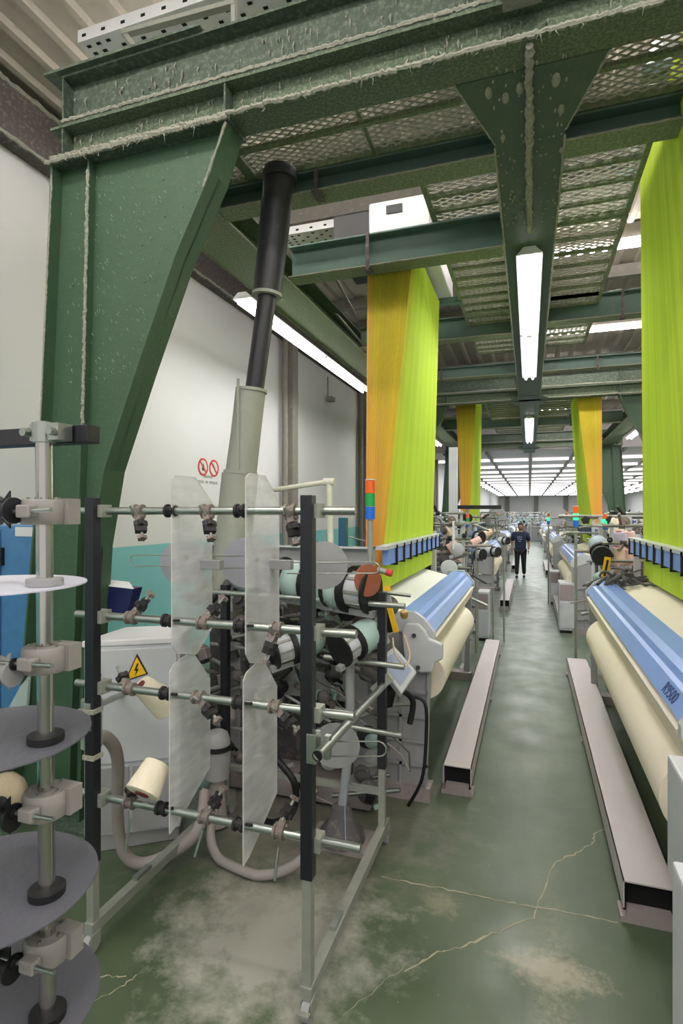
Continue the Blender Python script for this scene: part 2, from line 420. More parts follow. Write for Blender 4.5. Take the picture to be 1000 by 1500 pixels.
# ================================================================== GANTRY
ZB = 4.5
def ibeam(mb, a, b, hgt, fw, axis, tf=.016, tw=.012):
    (x0, y0, z), (x1, y1, _) = a, b
    if axis == 'x':
        mb.bx((x0, y0-fw/2, z), (x1, y0+fw/2, z+tf)); mb.bx((x0, y0-fw/2, z+hgt-tf), (x1, y0+fw/2, z+hgt)); mb.bx((x0, y0-tw/2, z+tf), (x1, y0+tw/2, z+hgt-tf))
    else:
        mb.bx((x0-fw/2, y0, z), (x0+fw/2, y1, z+tf)); mb.bx((x0-fw/2, y0, z+hgt-tf), (x0+fw/2, y1, z+hgt)); mb.bx((x0-tw/2, y0, z+tf), (x0+tw/2, y1, z+hgt-tf))
    return mb
def crossbeam(y, label, near):
    t = thing('gantry_crossbeam', label, 'beam', (0, y, ZB))
    m = MB(); ibeam(m, (-3.1, y, ZB), (3.15, y, ZB), .22, .21, 'x')
    m.build('lower_joist', SPECK, t)
    m = MB(); ibeam(m, (-3.02, y, ZB+.22), (3.15, y, ZB+.22), .34, .20, 'x'); m.bx((-3.12, y-.14, ZB+.56), (-1.9, y+.10, ZB+.575)); m.build('upper_joist', GREEN, t)
    for x in (-3.0, -1.75, 1.75, 3.0): m = MB(); m.bx((x-.006, y-.10, ZB+.016), (x+.006, y+.10, ZB+.204)); m.build('stiffener', GREEN, t)
    for x in (-3.0, -.25, 1.75): m = MB(); m.bx((x-.006, y-.095, ZB+.236), (x+.006, y+.095, ZB+.545)); m.build('stiffener', GREEN, t)
    m = MB(); q = 1 if near else 0
    fuzz(m, (-3.0, y-.10, ZB+.245), (3.1, y-.10, ZB+.245), .014, int(y), 14*q+1, 420 if near else 80, .035)
    fuzz(m, (-3.1, y-.10, ZB+.012), (3.1, y-.10, ZB+.012), .016, int(y)+1, 14*q+1, 420 if near else 80, .04)
    fuzz(m, (-3.0, y-.05, ZB+.25), (3.1, y-.05, ZB+.25), .025, int(y)+5, 0, 180 if near else 60)
    if near:
        rnd = random.Random(5)
        for i in range(330):
            x = rnd.uniform(-3, 2.5); z = ZB+rnd.choice((rnd.uniform(.06,.2), rnd.uniform(.3,.5)))
            h = rnd.uniform(.02,.07); m.tube([(x, y-.012, z), (x+rnd.uniform(-.01,.01), y-.02, z-h*.5), (x, y-.012, z-h)], [.003, rnd.uniform(.003,.008), .001], 5)
    m.build('lint_ridge', LINT, t)['kind'] = 'stuff'
    return t
crossbeam(3.07, 'nearest green steel crossbeam, its flanges thick with lint, above the tapered column', True)
crossbeam(12.6, 'second green crossbeam down the aisle, where the long aisle lamp ends', False)
crossbeam(22.0, 'far green crossbeam just before the bright lamp ceiling', False)

def column(side, y, label):
    """tapered haunched column in the plane of a crossbeam"""
    pts = [at(px, py, Y=3.07) for px, py in ((96,220),(84,420),(72,690),(55,900),(40,1090))]
    outer = [(abs(p.x), p.z) for p in pts]+[(3.52, 0.0)]
    ins = [at(px, py, Y=3.07) for px, py in ((345,207),(322,262),(270,385),(215,545),(168,690),(150,800),(138,1000))]
    inner = [(abs(p.x), p.z) for p in ins]+[(2.86, 0.0)]
    inner[0] = (inner[0][0], ZB)
    outer[0] = (3.1, ZB)
    t = thing('haunched_column', label, 'column', (side*3.1, y, 0))
    P = lambda u, z, yy: Vector((side*u, yy, z))
    m = MB(); vs, fs = [], []
    n = 18
    def interp(arr, z):
        for (u0, z0), (u1, z1) in zip(arr, arr[1:]):
            if z <= z0+1e-6 and z >= z1-1e-6: return u0+(u1-u0)*(z0-z)/max(1e-6, z0-z1)
        return arr[-1][0]
    zs = sorted({round(z, 4) for _, z in outer+inner if 0 <= z <= ZB} | {ZB, 0.0}, reverse=True)
    for z in zs:
        for yy in (y-.008, y+.008): vs += [P(interp(outer, z), z, yy), P(interp(inner, z), z, yy)]
    for i in range(len(zs)-1):
        a, b = 4*i, 4*i+4; fs += [(a, a+1, b+1, b), (a+2, b+2, b+3, a+3), (a, b, b+2, a+2), (a+1, a+3, b+3, b+1)]
    m.add(vs, fs); m.build('web_plate', GREENP, t)
    def flange(arr, off, name, mt, hw=.10):
        m = MB(); vs, fs = [], []
        for u, z in arr:
            for du in (0, off):
                for yy in (y-hw, y+hw): vs.append(P(u+du, z, yy))
        for i in range(len(arr)-1):
            a, b = 4*i, 4*i+4; fs += [(a, a+1, b+1, b), (a+2, b+2, b+3, a+3), (a, b, b+2, a+2), (a+1, a+3, b+3, b+1)]
        m.add(vs, fs); return m.build(name, mt, t)
    flange(outer, -.016, 'outer_flange', GREENP); flange(inner, .016, 'inner_flange', GREENP)
    rib = [(2.72+(.17*(ZB-z)/ZB), z) for z in (ZB, 2.2, 0)]
    flange([(2.80, ZB), (2.84, 3.2), (2.88, 2.3), (2.98, 0)], .014, 'stiffener_rib', GREENP, .07)
    m = MB(); m.bx((side*3.14, y-.12, ZB-.03), (side*1.72, y+.12, ZB-.002)); m.build('cap_plate', GREEN, t)
    m = MB(); m.bx((side*3.62, y-.2, 0), (side*2.7, y+.2, .02)); m.build('base_plate', GREEN, t)
    if y < 5:
        m = MB(); fuzz(m, P(3.12, ZB-.02, y-.12), P(1.73, ZB-.02, y-.12), .018, 11, 8, 100, .05)
        fuzz(m, P(2.81, ZB-.1, y-.07), P(2.86, 2.6, y-.07), .012, 12, 4, 120, .03)
        fuzz(m, P(3.09, ZB-.1, y-.10), P(3.2, 2.6, y-.10), .007, 13, 3, 120, .03)
        fuzz(m, P(1.74, ZB-.04, y-.10), P(1.9, 4.1, y-.10), .008, 14, 6, 30, .04)
        rnd = random.Random(9); fm = MB()
        for i in range(260):
            z = rnd.uniform(3.0, 4.42); lo = interp(inner, z); u = rnd.uniform(lo+.03, 3.05); h = rnd.uniform(.008,.03)
            p = P(u, z, y-.010); fm.tube([p, p+Vector((rnd.uniform(.0,.012), -.004, -h*.5)), p+Vector((rnd.uniform(0,.02), 0, -h))], [.0015, rnd.uniform(.002,.005), .001], 4)
        m.build('lint_ridge', LINT, t)['kind'] = 'stuff'; fm.build('lint_fleck', FLECK, t)['kind'] = 'stuff'
for side, y, lab in ((-1, 3.07, 'big green tapered steel column with lint-flecked web in the left foreground'),
                     (1, 12.6, 'green haunched column behind the right green thread sheet'),
                     (-1, 12.6, 'green haunched column half hidden right of the near left thread sheet'),
                     (1, 22.0, 'slim looking far green column right of the far right thread sheet'),
                     (-1, 22.0, 'far green column on the left behind the far left thread sheet')):
    column(side, y, lab)

def girder(x, label, hw):
    t = thing('gantry_girder', label, 'beam', (x, 3.2, ZB))
    m = MB(); m.bx((x-hw, 3.17, ZB), (x+hw, 23.88, ZB+.014)); m.build('bottom_plate', OLIVE if abs(x) > 1 else GREENC, t)
    m = MB(); m.bx((x-.01, 3.17, ZB+.014), (x+.01, 23.88, ZB+.30)); m.bx((x-hw+.05, 3.17, ZB+.3), (x+hw-.05, 23.88, ZB+.314)); m.build('web', GREEN, t)
    for y in (3.07, 12.6, 22.0):
        m = MB()
        if abs(x) < 1: m.prism([(x-.40, y+.10, ZB-.006), (x+.40, y+.10, ZB-.006), (x+hw, y+.68, ZB-.006), (x-hw, y+.68, ZB-.006)], (0,0,.012))
        if y > 5 and abs(x) < 1: m.prism([(x-.40, y-.10, ZB-.006), (x+.40, y-.10, ZB-.006), (x+hw, y-.5, ZB-.006), (x-hw, y-.5, ZB-.006)], (0,0,.012))
        if abs(x) < 1: m.build('gusset_plate', GREENC, t)
    m = MB()
    for s in (-1, 1): fuzz(m, (x+s*hw, 3.8 if abs(x)<1 else 3.3, ZB), (x+s*hw, 12.4, ZB), .009, 20+s, 3, 260, .03)
    if abs(x) < 1:
        fuzz(m, (x, 3.0, ZB-.02), (x, 5.0, ZB-.012), .024, 33, 9, 90, .05); 
        for s in (-1, 1): fuzz(m, (x+s*.40, 3.17, ZB-.004), (x+s*hw, 3.75, ZB-.004), .008, 35+s, 6, 40, .03)
        rnd = random.Random(77)
        for i in range(160):
            yy = rnd.uniform(3.1, 4.9); xx = rnd.uniform(-.2,.2); r = rnd.uniform(.003,.010)
            m.ball((xx, yy, ZB-.003), r, 6, (1, rnd.uniform(1,3), .8))
        for xx, yy, r in ((-.13,3.35,.03),(.14,3.3,.035),(.18,3.55,.028),(-.16,3.7,.022),(-.22,3.28,.03),(.20,3.95,.02),(-.05,3.3,.03)): m.ball((xx, yy, ZB-.008), r, 8, (.7,1.7,.5))
    m.build('lint_ridge', LINT, t)['kind'] = 'stuff'
girder(.0, 'green central girder seen from below, lint rope and long lamp hanging down its middle', .215)
girder(-2.6, 'olive green left girder running above the bright wall side lamp', .24)
girder(2.6, 'right green girder running over the right row of machines', .24)
m = MB(); m.bx((-.13, 2.86, ZB+.16), (.06, 2.97, ZB+.9)); o = m.build('dusty_duct', LINT); tag(o, 'lint covered upright duct above the middle of the nearest crossbeam', 'duct')

def secbeam(x0, x1, y, hgt, fw, label, top=None, zb=ZB):
    t = thing('support_beam', label, 'beam', ((x0+x1)/2, y, zb))
    m = MB(); m.bx((x0, y-fw/2, zb), (x1, y+fw/2, zb+.014)); m.build('bottom_flange', OLIVE, t)
    m = MB(); m.bx((x0, y-.008, zb+.014), (x1, y+.008, zb+hgt-.014)); m.bx((x0, y-fw/2, zb+hgt-.014), (x1, y+fw/2, zb+hgt)); m.build('web', GREY_GREEN, t)
    m = MB()
    n = max(1, int((x1-x0)/1.1))
    for k in range(n):
        x = x0+(k+.4)*(x1-x0)/n; m.bx((x-.015, y-fw/2-.012, zb-.03), (x+.015, y-fw/2+.01, zb+hgt)); m.bx((x-.03, y-fw/2-.03, zb-.03), (x+.03, y+.02, zb-.012))
        m.ball((x, y-fw/2-.01, zb-.03), .025, 6)
    m.build('clamp', DARKW, t)
    m = MB(); fuzz(m, (x0, y-fw/2, zb+.004), (x1, y-fw/2, zb+.004), .007, int(y*9), 6, None, .02); m.build('lint_ridge', LINT, t)['kind'] = 'stuff'
secbeam(-2.36, -.22, 3.97, .16, .20, 'olive support beam under the near mesh walkway, left half')
secbeam(.22, 2.36, 3.97, .16, .20, 'olive support beam under the near mesh walkway, right half')
secbeam(-2.2, -.22, 5.02, .30, .20, 'grey green support beam above the near left thread sheet', zb=4.36)
secbeam(.22, 2.36, 7.6, .30, .2, 'grey green support beam behind the top of the right thread sheet')
secbeam(-2.36, -.22, 7.9, .30, .2, 'support beam behind the top of the near left thread sheet')
secbeam(-2.36, -.22, 10.2, .2, .2, 'support beam well behind the near left thread sheet')
secbeam(.22, 2.36, 10.2, .2, .2, 'support beam deep on the right, under cable racks')
secbeam(-2.36, -.22, 16.5, .3, .2, 'support beam beyond the second crossbeam, left half')
secbeam(.22, 2.36, 16.5, .3, .2, 'support beam beyond the second crossbeam, right half')

# mesh walkways (diamond expanded metal, real strands)
MESH = mat('mesh_steel', (.64,.64,.59), .6, lint=.3, lscale=30)
def grating(x0, x1, y0, y1, z, label, cell=.045, bars=4, wd=.007, along='y'):
    t = thing('mesh_walkway', label, 'walkway', ((x0+x1)/2, (y0+y1)/2, z))
    m = MB(); W, D = x1-x0, y1-y0; k = .55   # slope dy/dx
    s = cell/math.cos(math.atan(k))
    for sg in (-1, 1):
        c = -W*k
        while c < D+W*k:
            # line y = c + sg*k*(x) for x in 0..W
            xa, xb = 0., W
            ya, yb = c, c+sg*k*W
            if sg < 0: ya, yb = c+0, c-k*W
            # clip to 0..D
            pts = []
            def yx(x): return ya+(yb-ya)*x/W
            lo, hi = 0., W
            for lim, up in ((0., False), (D, True)):
                xi = (lim-ya)/(yb-ya)*W
                if (yb > ya) != up: lo = max(lo, xi)
                else: hi = min(hi, xi)
            if hi-lo > .01:
                m.bar((x0+lo, y0+yx(lo), z), (x0+hi, y0+yx(hi), z+.001*sg), wd, .010)
            c += s
    m.build('mesh', MESH, t)['kind'] = 'stuff'
    m = MB()
    for xx in (x0, x1): m.bx((xx-.02, y0, z-.035), (xx+.02, y1, z+.035))
    for yy in (y0, y1): m.bx((x0, yy-.02, z-.035), (x1, yy+.02, z+.035))
    m.build('edge_angle', OLIVE, t)
    for i in range(1, bars+1):
        yy = y0+D*i/(bars+1); m = MB(); m.bx((x0, yy-.018, z-.04), (x1, yy+.018, z-.012)); m.build('bearer', OLIVE, t)
    n = int(W/.95)
    for i in range(1, n):
        xx = x0+W*i/n; m = MB(); m.bx((xx-.012, y0, z-.03), (xx+.012, y1, z-.012)); m.build('bearer', OLIVE, t)
grating(-2.0, -.1, 3.2, 3.88, ZB+.20, 'near mesh walkway left of the central girder, seen from below', .045, 1)
grating(-2.36, -2.04, 3.2, 3.88, ZB+.20, 'narrow mesh strip beside the column head', .045, 1)
grating(.1, 2.36, 3.2, 3.88, ZB+.20, 'near mesh walkway right of the central girder, seen from below', .045, 1)
for k, (a, b) in enumerate(((4.35, 5.5), (5.75, 7.4), (7.6, 9.4))):
    grating(-.80+.0*k, -.03, a, b, ZB+.22, ('first', 'second', 'third')[k]+' mesh walkway panel behind the near one, left of the long aisle lamp', .055, 4+k, .010)
    grating(.03, .80, a-.35, b-.15, ZB+.22, ('first', 'second', 'third')[k]+' mesh walkway panel behind the near one, right of the long aisle lamp', .055, 4+k, .010)
for k, (a, b) in enumerate(((13.5, 15.5), (15.8, 19))):
    grating(-1.0, -.03, a, b, ZB+.22, ('nearer', 'farther')[k]+' mesh panel beyond the second crossbeam, left side', .09, 6, .02)
    grating(.03, 1.0, a, b, ZB+.22, ('nearer', 'farther')[k]+' mesh panel beyond the second crossbeam, right side', .09, 6, .02)

# cable racks on the roof purlins
def rack(y, z, x0, x1, label):
    t = thing('cable_rack', label, 'cable tray', ((x0+x1)/2, y, z))
    m = MB(); m.bx((x0, y, z), (x1, y+.30, z+.012)); m.bx((x0, y-.01, z), (x1, y, z+.09)); m.build('tray_plate', TRAY, t)
    m = MB(); rnd = random.Random(int(y*7)); x = x0+.04; k = 0
    while x < x1-.05:
        for j in range(4):
            if (j+k) % 2 == 0 or k < 2: m.bx((x, y+.03+.065*j, z-.003), (x+.034, y+.052+.065*j, z+.001))
        if k % 2 == 0: m.bx((x, y-.013, z+.03), (x+.034, y-.009, z+.05))
        x += .085; k += 1
    m.build('slot', HOLE, t)['kind'] = 'stuff'
rack(3.22, 5.50, -3.1, -.1, 'white perforated cable tray high above the nearest crossbeam')
rack(5.9, 5.3, -2.75, -1.75, 'white perforated tray seen between left girder and near left thread sheet')
rack(10.62, 5.59, .7, 2.4, 'dark slotted cable tray on the right before the second crossbeam')
rack(10.62, 5.59, -1.3, -.7, 'short slotted tray on the left before the second crossbeam')
m = MB(); a = at(182, 48, Y=3.15); b = at(215, 88, Y=3.15); m.bar(a, b, .03, .03); m.bar(at(180,50,Y=3.15), at(345,5,Y=3.15), .045, .03); m.bar(at(342,-20,Y=3.15), at(344,66,Y=3.15), .035, .03)
o = m.build('strut_frame', GALV); tag(o, 'galvanised hanger strut in front of the white perforated tray', 'bracket')
m = MB()
for (a, b) in (((432,388),(535,510)),((445,395),(470,400)),((478,383),(520,460))): m.bar(at(a[0],a[1],Y=6.2), at(b[0],b[1],Y=8.0), .03, .03)
o = m.build('pipe_rack', GALV); tag(o, 'thin galvanised conduit frame beside the left girder', 'conduit')

# ------------------------------------------------------------------ jacquard machines
def jacquard(xc, y0, y1, z, label, sd):
    t = thing('jacquard_machine', label, 'machine', (xc, y0, z)); A = (xc-.02*0)
    m = MB(); m.bx((xc-.30, y0, z+.02), (xc+.30, y1, z+.42)); m.build('housing', TRAY, t, bev=.02)
    m = MB(); m.bx((xc-.12, y0-.012, z+.28), (xc+.04, y0, z+.36)); m.build('dark_window', BLACKP, t)
    for s in (-1, 1):
        m = MB(); m.cyl((xc+s*.24, y0-.015, z+.09), (xc+s*.24, y0+.01, z+.09), .03); m.build('bolt', GALV, t)
    m = MB(); m.bx((xc+sd*.32, y0+.1, z+.02), (xc+sd*.70, y0+.9, z+.40)); m.build('motor_box', BLACKP, t)
    for ya in (y0-.02, y1-.1): m = MB(); m.bx((xc-.42, ya, z-.05), (xc+.42, ya+.1, z+.02)); m.build('base_rail', GREY_GREEN, t)
jacquard(-1.20, 5.28, 7.0, 4.72, 'white jacquard head above the near left thread sheet', -1)
jacquard(1.12, 4.12, 5.4, 5.02, 'white jacquard head above the near right thread sheet', 1)
jacquard(-1.35, 13.4, 15.1, 4.90, 'white jacquard head above the far left thread sheet', -1)
jacquard(1.25, 13.1, 14.6, 4.95, 'white jacquard head above the far right thread sheet', 1)

# ------------------------------------------------------------------ harness (thread sheets)
LIME = srgb((.76,.86,.24)); YELO = srgb((.84,.77,.16)); ORG = srgb((.93,.64,.33)); OLV = srgb((.60,.60,.08))
def harness(top, bot, zt, zb, sd, label, seed):
    """top/bot = (x_outer, x_inner, y_near, y_far); sd=-1 left row, +1 right row"""
    t = thing('jacquard_harness', label, 'thread sheet', ((bot[0]+bot[1])/2, bot[2], zb))
    rnd = random.Random(seed)
    def ring(f):
        xo, xi, yn, yf = [a+(b-a)*f for a, b in zip(top, bot)]
        return [Vector((xo, yn, 0)), Vector((xi, yn, 0)), Vector((xi, yf, 0)), Vector((xo, yf, 0))]
    NN, NS, R = 56, 260, 14
    cnt = [NN, NS, NN, NS]; tot = sum(cnt)
    mb = MB(); rows = []
    kind = []
    for e in range(4): kind += [(e, k/cnt[e]) for k in range(cnt[e])]
    shade = [rnd.uniform(.86, 1.1) for _ in range(tot)]
    for i in range(tot):
        shade[i] = shade[i]*.6+.4*(1+.08*math.sin(i*.17)+.06*math.sin(i*.41+2))
    cols = []
    ctr = None
    for r in range(R+1):
        f = r/R; z = zt+(zb-zt)*f; q = ring(f); cen = sum(q, Vector())/4
        for i, (e, u) in enumerate(kind):
            p = q[e].lerp(q[(e+1) % 4], u); nrm = [(0,-1,0), (-sd,0,0), (0,1,0), (sd,0,0)][e]
            p = p + Vector(nrm)*(.004 if i % 2 else -.003); p.z = z
            mb.v.append(p)
            if e in (0, 2):
                uu = u if e == 0 else 1-u    # 0 at outer edge
                k = max(0., min(1., (f-.30)*1.3))*(1-max(0, uu-.45)*1.2); w0 = max(0., 1-f*4); c0 = [a*w0+b*(1-w0) for a, b in zip(OLV, YELO)]; c = [a*(1-k)+b*k for a, b in zip(c0, ORG)]  # end faces run darker olive at the top, orange towards the bottom
                if uu < .10: c = [a*.5+b*.5 for a, b in zip(c, ORG)]
            else:
                uu = u if e == 1 else 1-u
                k = max(0., 1-uu*5.5)*.65*(1-f*.6); c = [a*(1-k)+b*k for a, b in zip(LIME, YELO)]
                if uu > .985 and f > .3: c = [a*.6+b*.4 for a, b in zip(c, ORG)]
            cols.append((*[min(1, x*shade[i]) for x in c], 1))
    for r in range(R):
        for i in range(tot): mb.f.append([r*tot+i, r*tot+(i+1) % tot, (r+1)*tot+(i+1) % tot, (r+1)*tot+i])
    o = mb.build('harness_cords', CORD, t); o['kind'] = 'stuff'
    at_ = o.data.color_attributes.new('cord_col', 'FLOAT_COLOR', 'POINT')
    at_.data.foreach_set('color', [x for c in cols for x in c])
    return t
harness((-1.50,-1.04,5.25,6.8), (-1.29,-1.17,4.45,7.05), 4.66, 1.44, -1, 'lime and orange sheet of harness cords hanging to the near left loom', 1)
harness((1.35,.87,3.75,5.15), (1.23,1.12,3.0,6.45), 4.98, 1.42, 1, 'large lime green sheet of harness cords at the right edge', 2)
harness((-1.66,-1.18,13.4,15.0), (-1.38,-1.25,12.3,15.1), 4.92, 1.44, -1, 'smaller orange and lime sheet of cords over the second left loom', 3)
harness((1.46,.93,13.0,14.5), (1.31,1.19,11.6,14.9), 4.98, 1.44, 1, 'smaller lime and orange sheet of cords over the second right loom', 4)

# ================================================================== LOOMS
def loom(X0, sd, y0, L, label, cloth, near=False):
    """X0 front face, sd direction away from the aisle (-1 left, +1 right)"""
    P = lambda u, y, z: Vector((X0+sd*u, y, z))
    t = thing('jacquard_loom', label, 'loom', (X0+sd*.8, y0, 0)); y1 = y0+L
    def ext(poly, a, b): return [P(u, a, z) for u, z in poly], (0, b-a, 0)
    side = [(.03,0),(.02,.55),(.0,.95),(.0,1.16),(.16,1.27),(.26,1.27),(.34,1.12),(.40,1.0),(.40,.55),(.44,0)]
    for k, (a, b) in enumerate(((y0, y0+.05), (y1-.05, y1))):
        m = MB(); pr, e = ext(side if k == 0 and (near and sd < 0 or not near) else [(.03,0),(.02,.55),(.0,1.16),(.12,1.25),(.16,1.2),(.06,1.1),(.08,.55),(.10,0)], a, b); m.prism(pr, e); o = m.build('side_frame', MGREY, t)
        m = MB(); yy = a-.02 if k == 0 else b
        for q0, q1 in () if (k == 1 or (near and sd > 0)) else (((.04,.0),(.02,.55)),((.02,.55),(.01,1.15)),((.02,.78),(.40,.80)),((.03,.42),(.42,.42)),((.38,.05),(.37,.85)),((.22,.05),(.22,.80)),((.03,.05),(.40,.06)),((.02,.60),(.38,.60)),((.02,.25),(.40,.25))):
            m.bar(P(q0[0], yy+.01, q0[1]), P(q1[0], yy+.01, q1[1]), .022, .022)
        m.build('rib', MGREY, o)
    # breast beam cover (blue extruded profile)
    prof = [(.0,1.19),(-.015,1.21),(.035,1.285),(.06,1.295),(.075,1.33),(.12,1.345),(.24,1.35),(.255,1.335),(.255,1.28),(.03,1.18)]
    m = MB(); pr, e = ext(prof, y0+.04, y1-.04); m.prism(pr, e); m.build('breast_cover', BLUE, t)
    for a, b in ((y0-.01, y0+.04), (y1-.04, y1+.01)):
        m = MB(); pr, e = ext([(-.03,1.17),(-.03,1.22),(.05,1.32),(.12,1.365),(.30,1.36),(.32,1.25),(.03,1.14)], a, b); m.prism(pr, e); m.build('cover_end_cap', LGREY, t)
    # cloth path
    cm = CLOTH if cloth == 'white' else CLOTHB
    m = MB(); pr, e = ext([(.25,1.32),(.58,1.40),(.58,1.385),(.25,1.305)], y0+.1, y1-.25); m.prism(pr, e); m.build('woven_cloth', cm, t)
    m = MB(); pr, e = ext([(-.03,1.175),(.005,1.05),(.025,1.055),(.03,1.185)], y0+.08, y1-.1); m.prism(pr, e); m.build('cloth_apron', CLOTHB, t)
    m = MB(); yr0, yr1 = y0+.10, y1-.75
    m.tube([P(.085, yr0, .87), P(.085, yr1, .87)], .175, 40); m.build('cloth_roll', CLOTHB, t, True)
    m = MB(); m.tube([P(.085, y0+.02, .87), P(.085, y1-.05, .87)], .035, 12); m.build('roll_spindle', STEEL, t, True)
    m = MB(); pr, e = ext([(.02,1.07),(.245,.92),(.255,.93),(.03,1.08)], yr0, yr1); m.prism(pr, e); m.build('cloth_web', CLOTHB, t)
    m = MB(); m.bx(P(.58, y0+.1, 1.34), P(.64, y1-.1, 1.47)); m.build('reed_beam', PINKDUST, t)
    m = MB(); m.bx(P(.30, y0+.05, .55), P(.55, y1-.05, .68)); m.bx(P(.9, y0+.05, .2), P(1.3, y1-.05, .95)); m.build('machine_body', DGREY, t)
    m = MB(); m.bx(P(.30, y0+.05, .16), P(.38, y1-.05, .26)); m.build('tie_beam', DGREY, t)
    # harness guide: board with blue blocks and black brackets at z 1.66..1.80
    hx = .38
    m = MB(); m.bx(P(hx, y0+.2, 1.80), P(hx+.09, y1-.1, 1.83)); m.build('guide_board', LGREY, t)
    n = max(4, int(L/.34))
    for k in range(n):
        a = y0+.28+(L-.45)*k/n; b = a+(L-.45)/n*.86
        m = MB(); m.bx(P(hx+.008, a, 1.675), P(hx+.055, b, 1.795)); m.build('blue_block', BLUEB, t)
        m = MB(); m.bx(P(hx-.01, b+.008, 1.66), P(hx+.006, b+.025, 1.82)); m.bx(P(hx-.01, b+.008, 1.80), P(hx+.06, b+.025, 1.825)); m.bx(P(hx-.01, b+.008, 1.655), P(hx+.06, b+.025, 1.67)); m.build('bracket', BLACK, t)
    for a in ((y1-.08,) if near else (y0+.08, y1-.08)):
        m = MB(); m.bx(P(hx+.06, a-.03, 1.0), P(hx+.12, a+.03, 1.86)); m.build('guide_post', LGREY if near else MGREY, t)
    for ya in (y0-.05, y1-.10): m = MB(); m.bx(P(.0, ya, 0), P(.46, ya+.15, .10)); m.build('foot', PINKDUST, t)
    return t
def bench(X0, X1, y0, y1, label):
    t = thing('step_bench', label, 'bench', ((X0+X1)/2, y0, 0)); zt = .215
    m = MB(); m.bx((X0, y0, zt-.008), (X1, y1, zt)); m.bx((X0, y0, .075), (X0+.006, y1, zt)); m.bx((X1-.006, y0, .075), (X1, y1, zt)); m.build('tread', BENCH, t)
    m = MB(); m.bx((X0+.008, y0+.05, .03), (X1-.008, y0+.06, zt-.01)); m.build('dark_inside', HOLE, t)  # black sheet stands in for the shade inside the bench
    for y in (y0+.0, (y0+y1)/2, y1-.12):
        m = MB(); m.prism([(X0-.012, y, 0), (X1+.012, y, 0), (X1+.012, y, .03), (X1-.02, y, .034), (X1-.02, y, .076), (X0+.02, y, .076), (X0+.02, y, .034), (X0-.012, y, .03)], (0,.12,0)); m.build('foot', PINKDUST, t)
bench(-.612, -.405, 4.18, 8.5, 'long pale step bench on the left side of the aisle beside the near loom')
bench(.455, .70, 3.16, 7.75, 'long pale step bench on the right, nearest the camera')
bench(-.60, -.40, 12.4, 16.4, 'step bench further down the left side of the aisle')
bench(.50, .74, 10.9, 14.8, 'step bench further down the right side of the aisle')
bench(-.60, -.40, 20.6, 24.6, 'distant step bench on the left side of the aisle')
bench(.50, .74, 19.2, 23.2, 'distant step bench on the right side of the aisle')
LL = loom(-.68, -1, 4.05, 3.1, 'near left loom with blue breast cover and white cloth', 'white', True)
LR = loom(.62, 1, 2.62, 4.1, 'near right loom with blue breast cover and a cream cloth roll', 'beige', True)
loom(-.74, -1, 12.2, 3.3, 'second loom in the left row', 'beige')
loom(.70, 1, 10.4, 3.9, 'second loom in the right row with blue cover', 'beige')
for k in range(2, 6):
    loom(-.74, -1, 12.2+8.2*(k-1), 3.3, ('third', 'fourth', 'fifth', 'sixth')[k-2]+' loom counted down the left row', 'beige')
    loom(.70, 1, 10.4+8.2*(k-1), 3.9, ('third', 'fourth', 'fifth', 'sixth')[k-2]+' loom counted down the right row', 'beige')
text('R9500', .085, (.62-.015+.022, 2.98, 1.2475), (math.radians(57), 0, -PI/2), mat('cover_ink', (.22,.30,.50), .5), LR)

# ==== PART2
# ================================================================== LAMPS (light stays with its fitting, except over the far hall)
def lamp(x, y0, label, ZB=ZB, w=None):
    t = thing('tube_lamp', label, 'lamp', (x, y0+2.4, ZB-.1))
    m = MB(); m.prism([(x-.05, y0, ZB-.001), (x+.05, y0, ZB-.001), (x+.115, y0, ZB-.07), (x-.115, y0, ZB-.07)], (0, 4.9, 0)); m.build('reflector', TRAY, t)
    for k in range(2):
        for s in (-1, 1):
            m = MB(); a = y0+.04+k*2.44; m.tube([(x+s*.055, a, ZB-.10), (x+s*.055, a+2.36, ZB-.10)], .019, 8); m.build('tube', TUBE, t, True)
    m = MB(); m.bx((x-.09, y0+2.40, ZB-.09), (x+.09, y0+2.47, ZB-.072)); m.build('tube_holder', GALV, t)
    if abs(x) > 2 and ZB < 5:
        for yy in (y0+.3, y0+4.5): m = MB(); m.bx((x, yy-.02, ZB-.012), (x-(.35 if x > 0 else -.35), yy+.02, ZB)); m.build('hanger', GALV, t)
    l = bpy.data.lights.new('tube_light', 'AREA'); l.shape = 'RECTANGLE'; l.size = .22; l.size_y = 4.8; l.energy = w or LAMP_W; l.color = (1, .98, .965); l.spread = PI
    o = bpy.data.objects.new('tube_light', l); COL.objects.link(o); o.parent = t; o.location = (0, 0, -.05)
    return t
lamp(0, 5.3, 'long bright twin tube lamp hanging under the central girder')
lamp(-2.97, 5.4, 'long bright tube lamp along the left girder, close to the white wall')
lamp(2.97, 5.4, 'tube lamp along the right girder, outside the right thread sheet')
for y, nm, zz in ((14.6, 'second', ZB), (-4.2, 'rearmost', 5.86)):
    lamp(0, y, nm+' tube lamp in the line along the middle of the aisle', zz)
    lamp(-2.97, y, nm+' tube lamp in the line by the left wall', zz)
    lamp(2.97, y, nm+' tube lamp in the line over the right row', zz)
TUBER = mat('tube_light_roof', (1,.975,.955), emit=48.0)
def roof_lamp(x, y, label):
    t = thing('roof_lamp', label, 'lamp', (x, y, 5.68))
    m = MB(); m.bx((x-1.25, y-.04, 5.63), (x+1.25, y+.04, 5.68)); m.build('batten', TRAY, t)
    for s in (-1, 1): m = MB(); m.tube([(x-1.2, y+s*.06, 5.60), (x+1.2, y+s*.06, 5.60)], .02, 8); m.build('tube', TUBER, t, True)
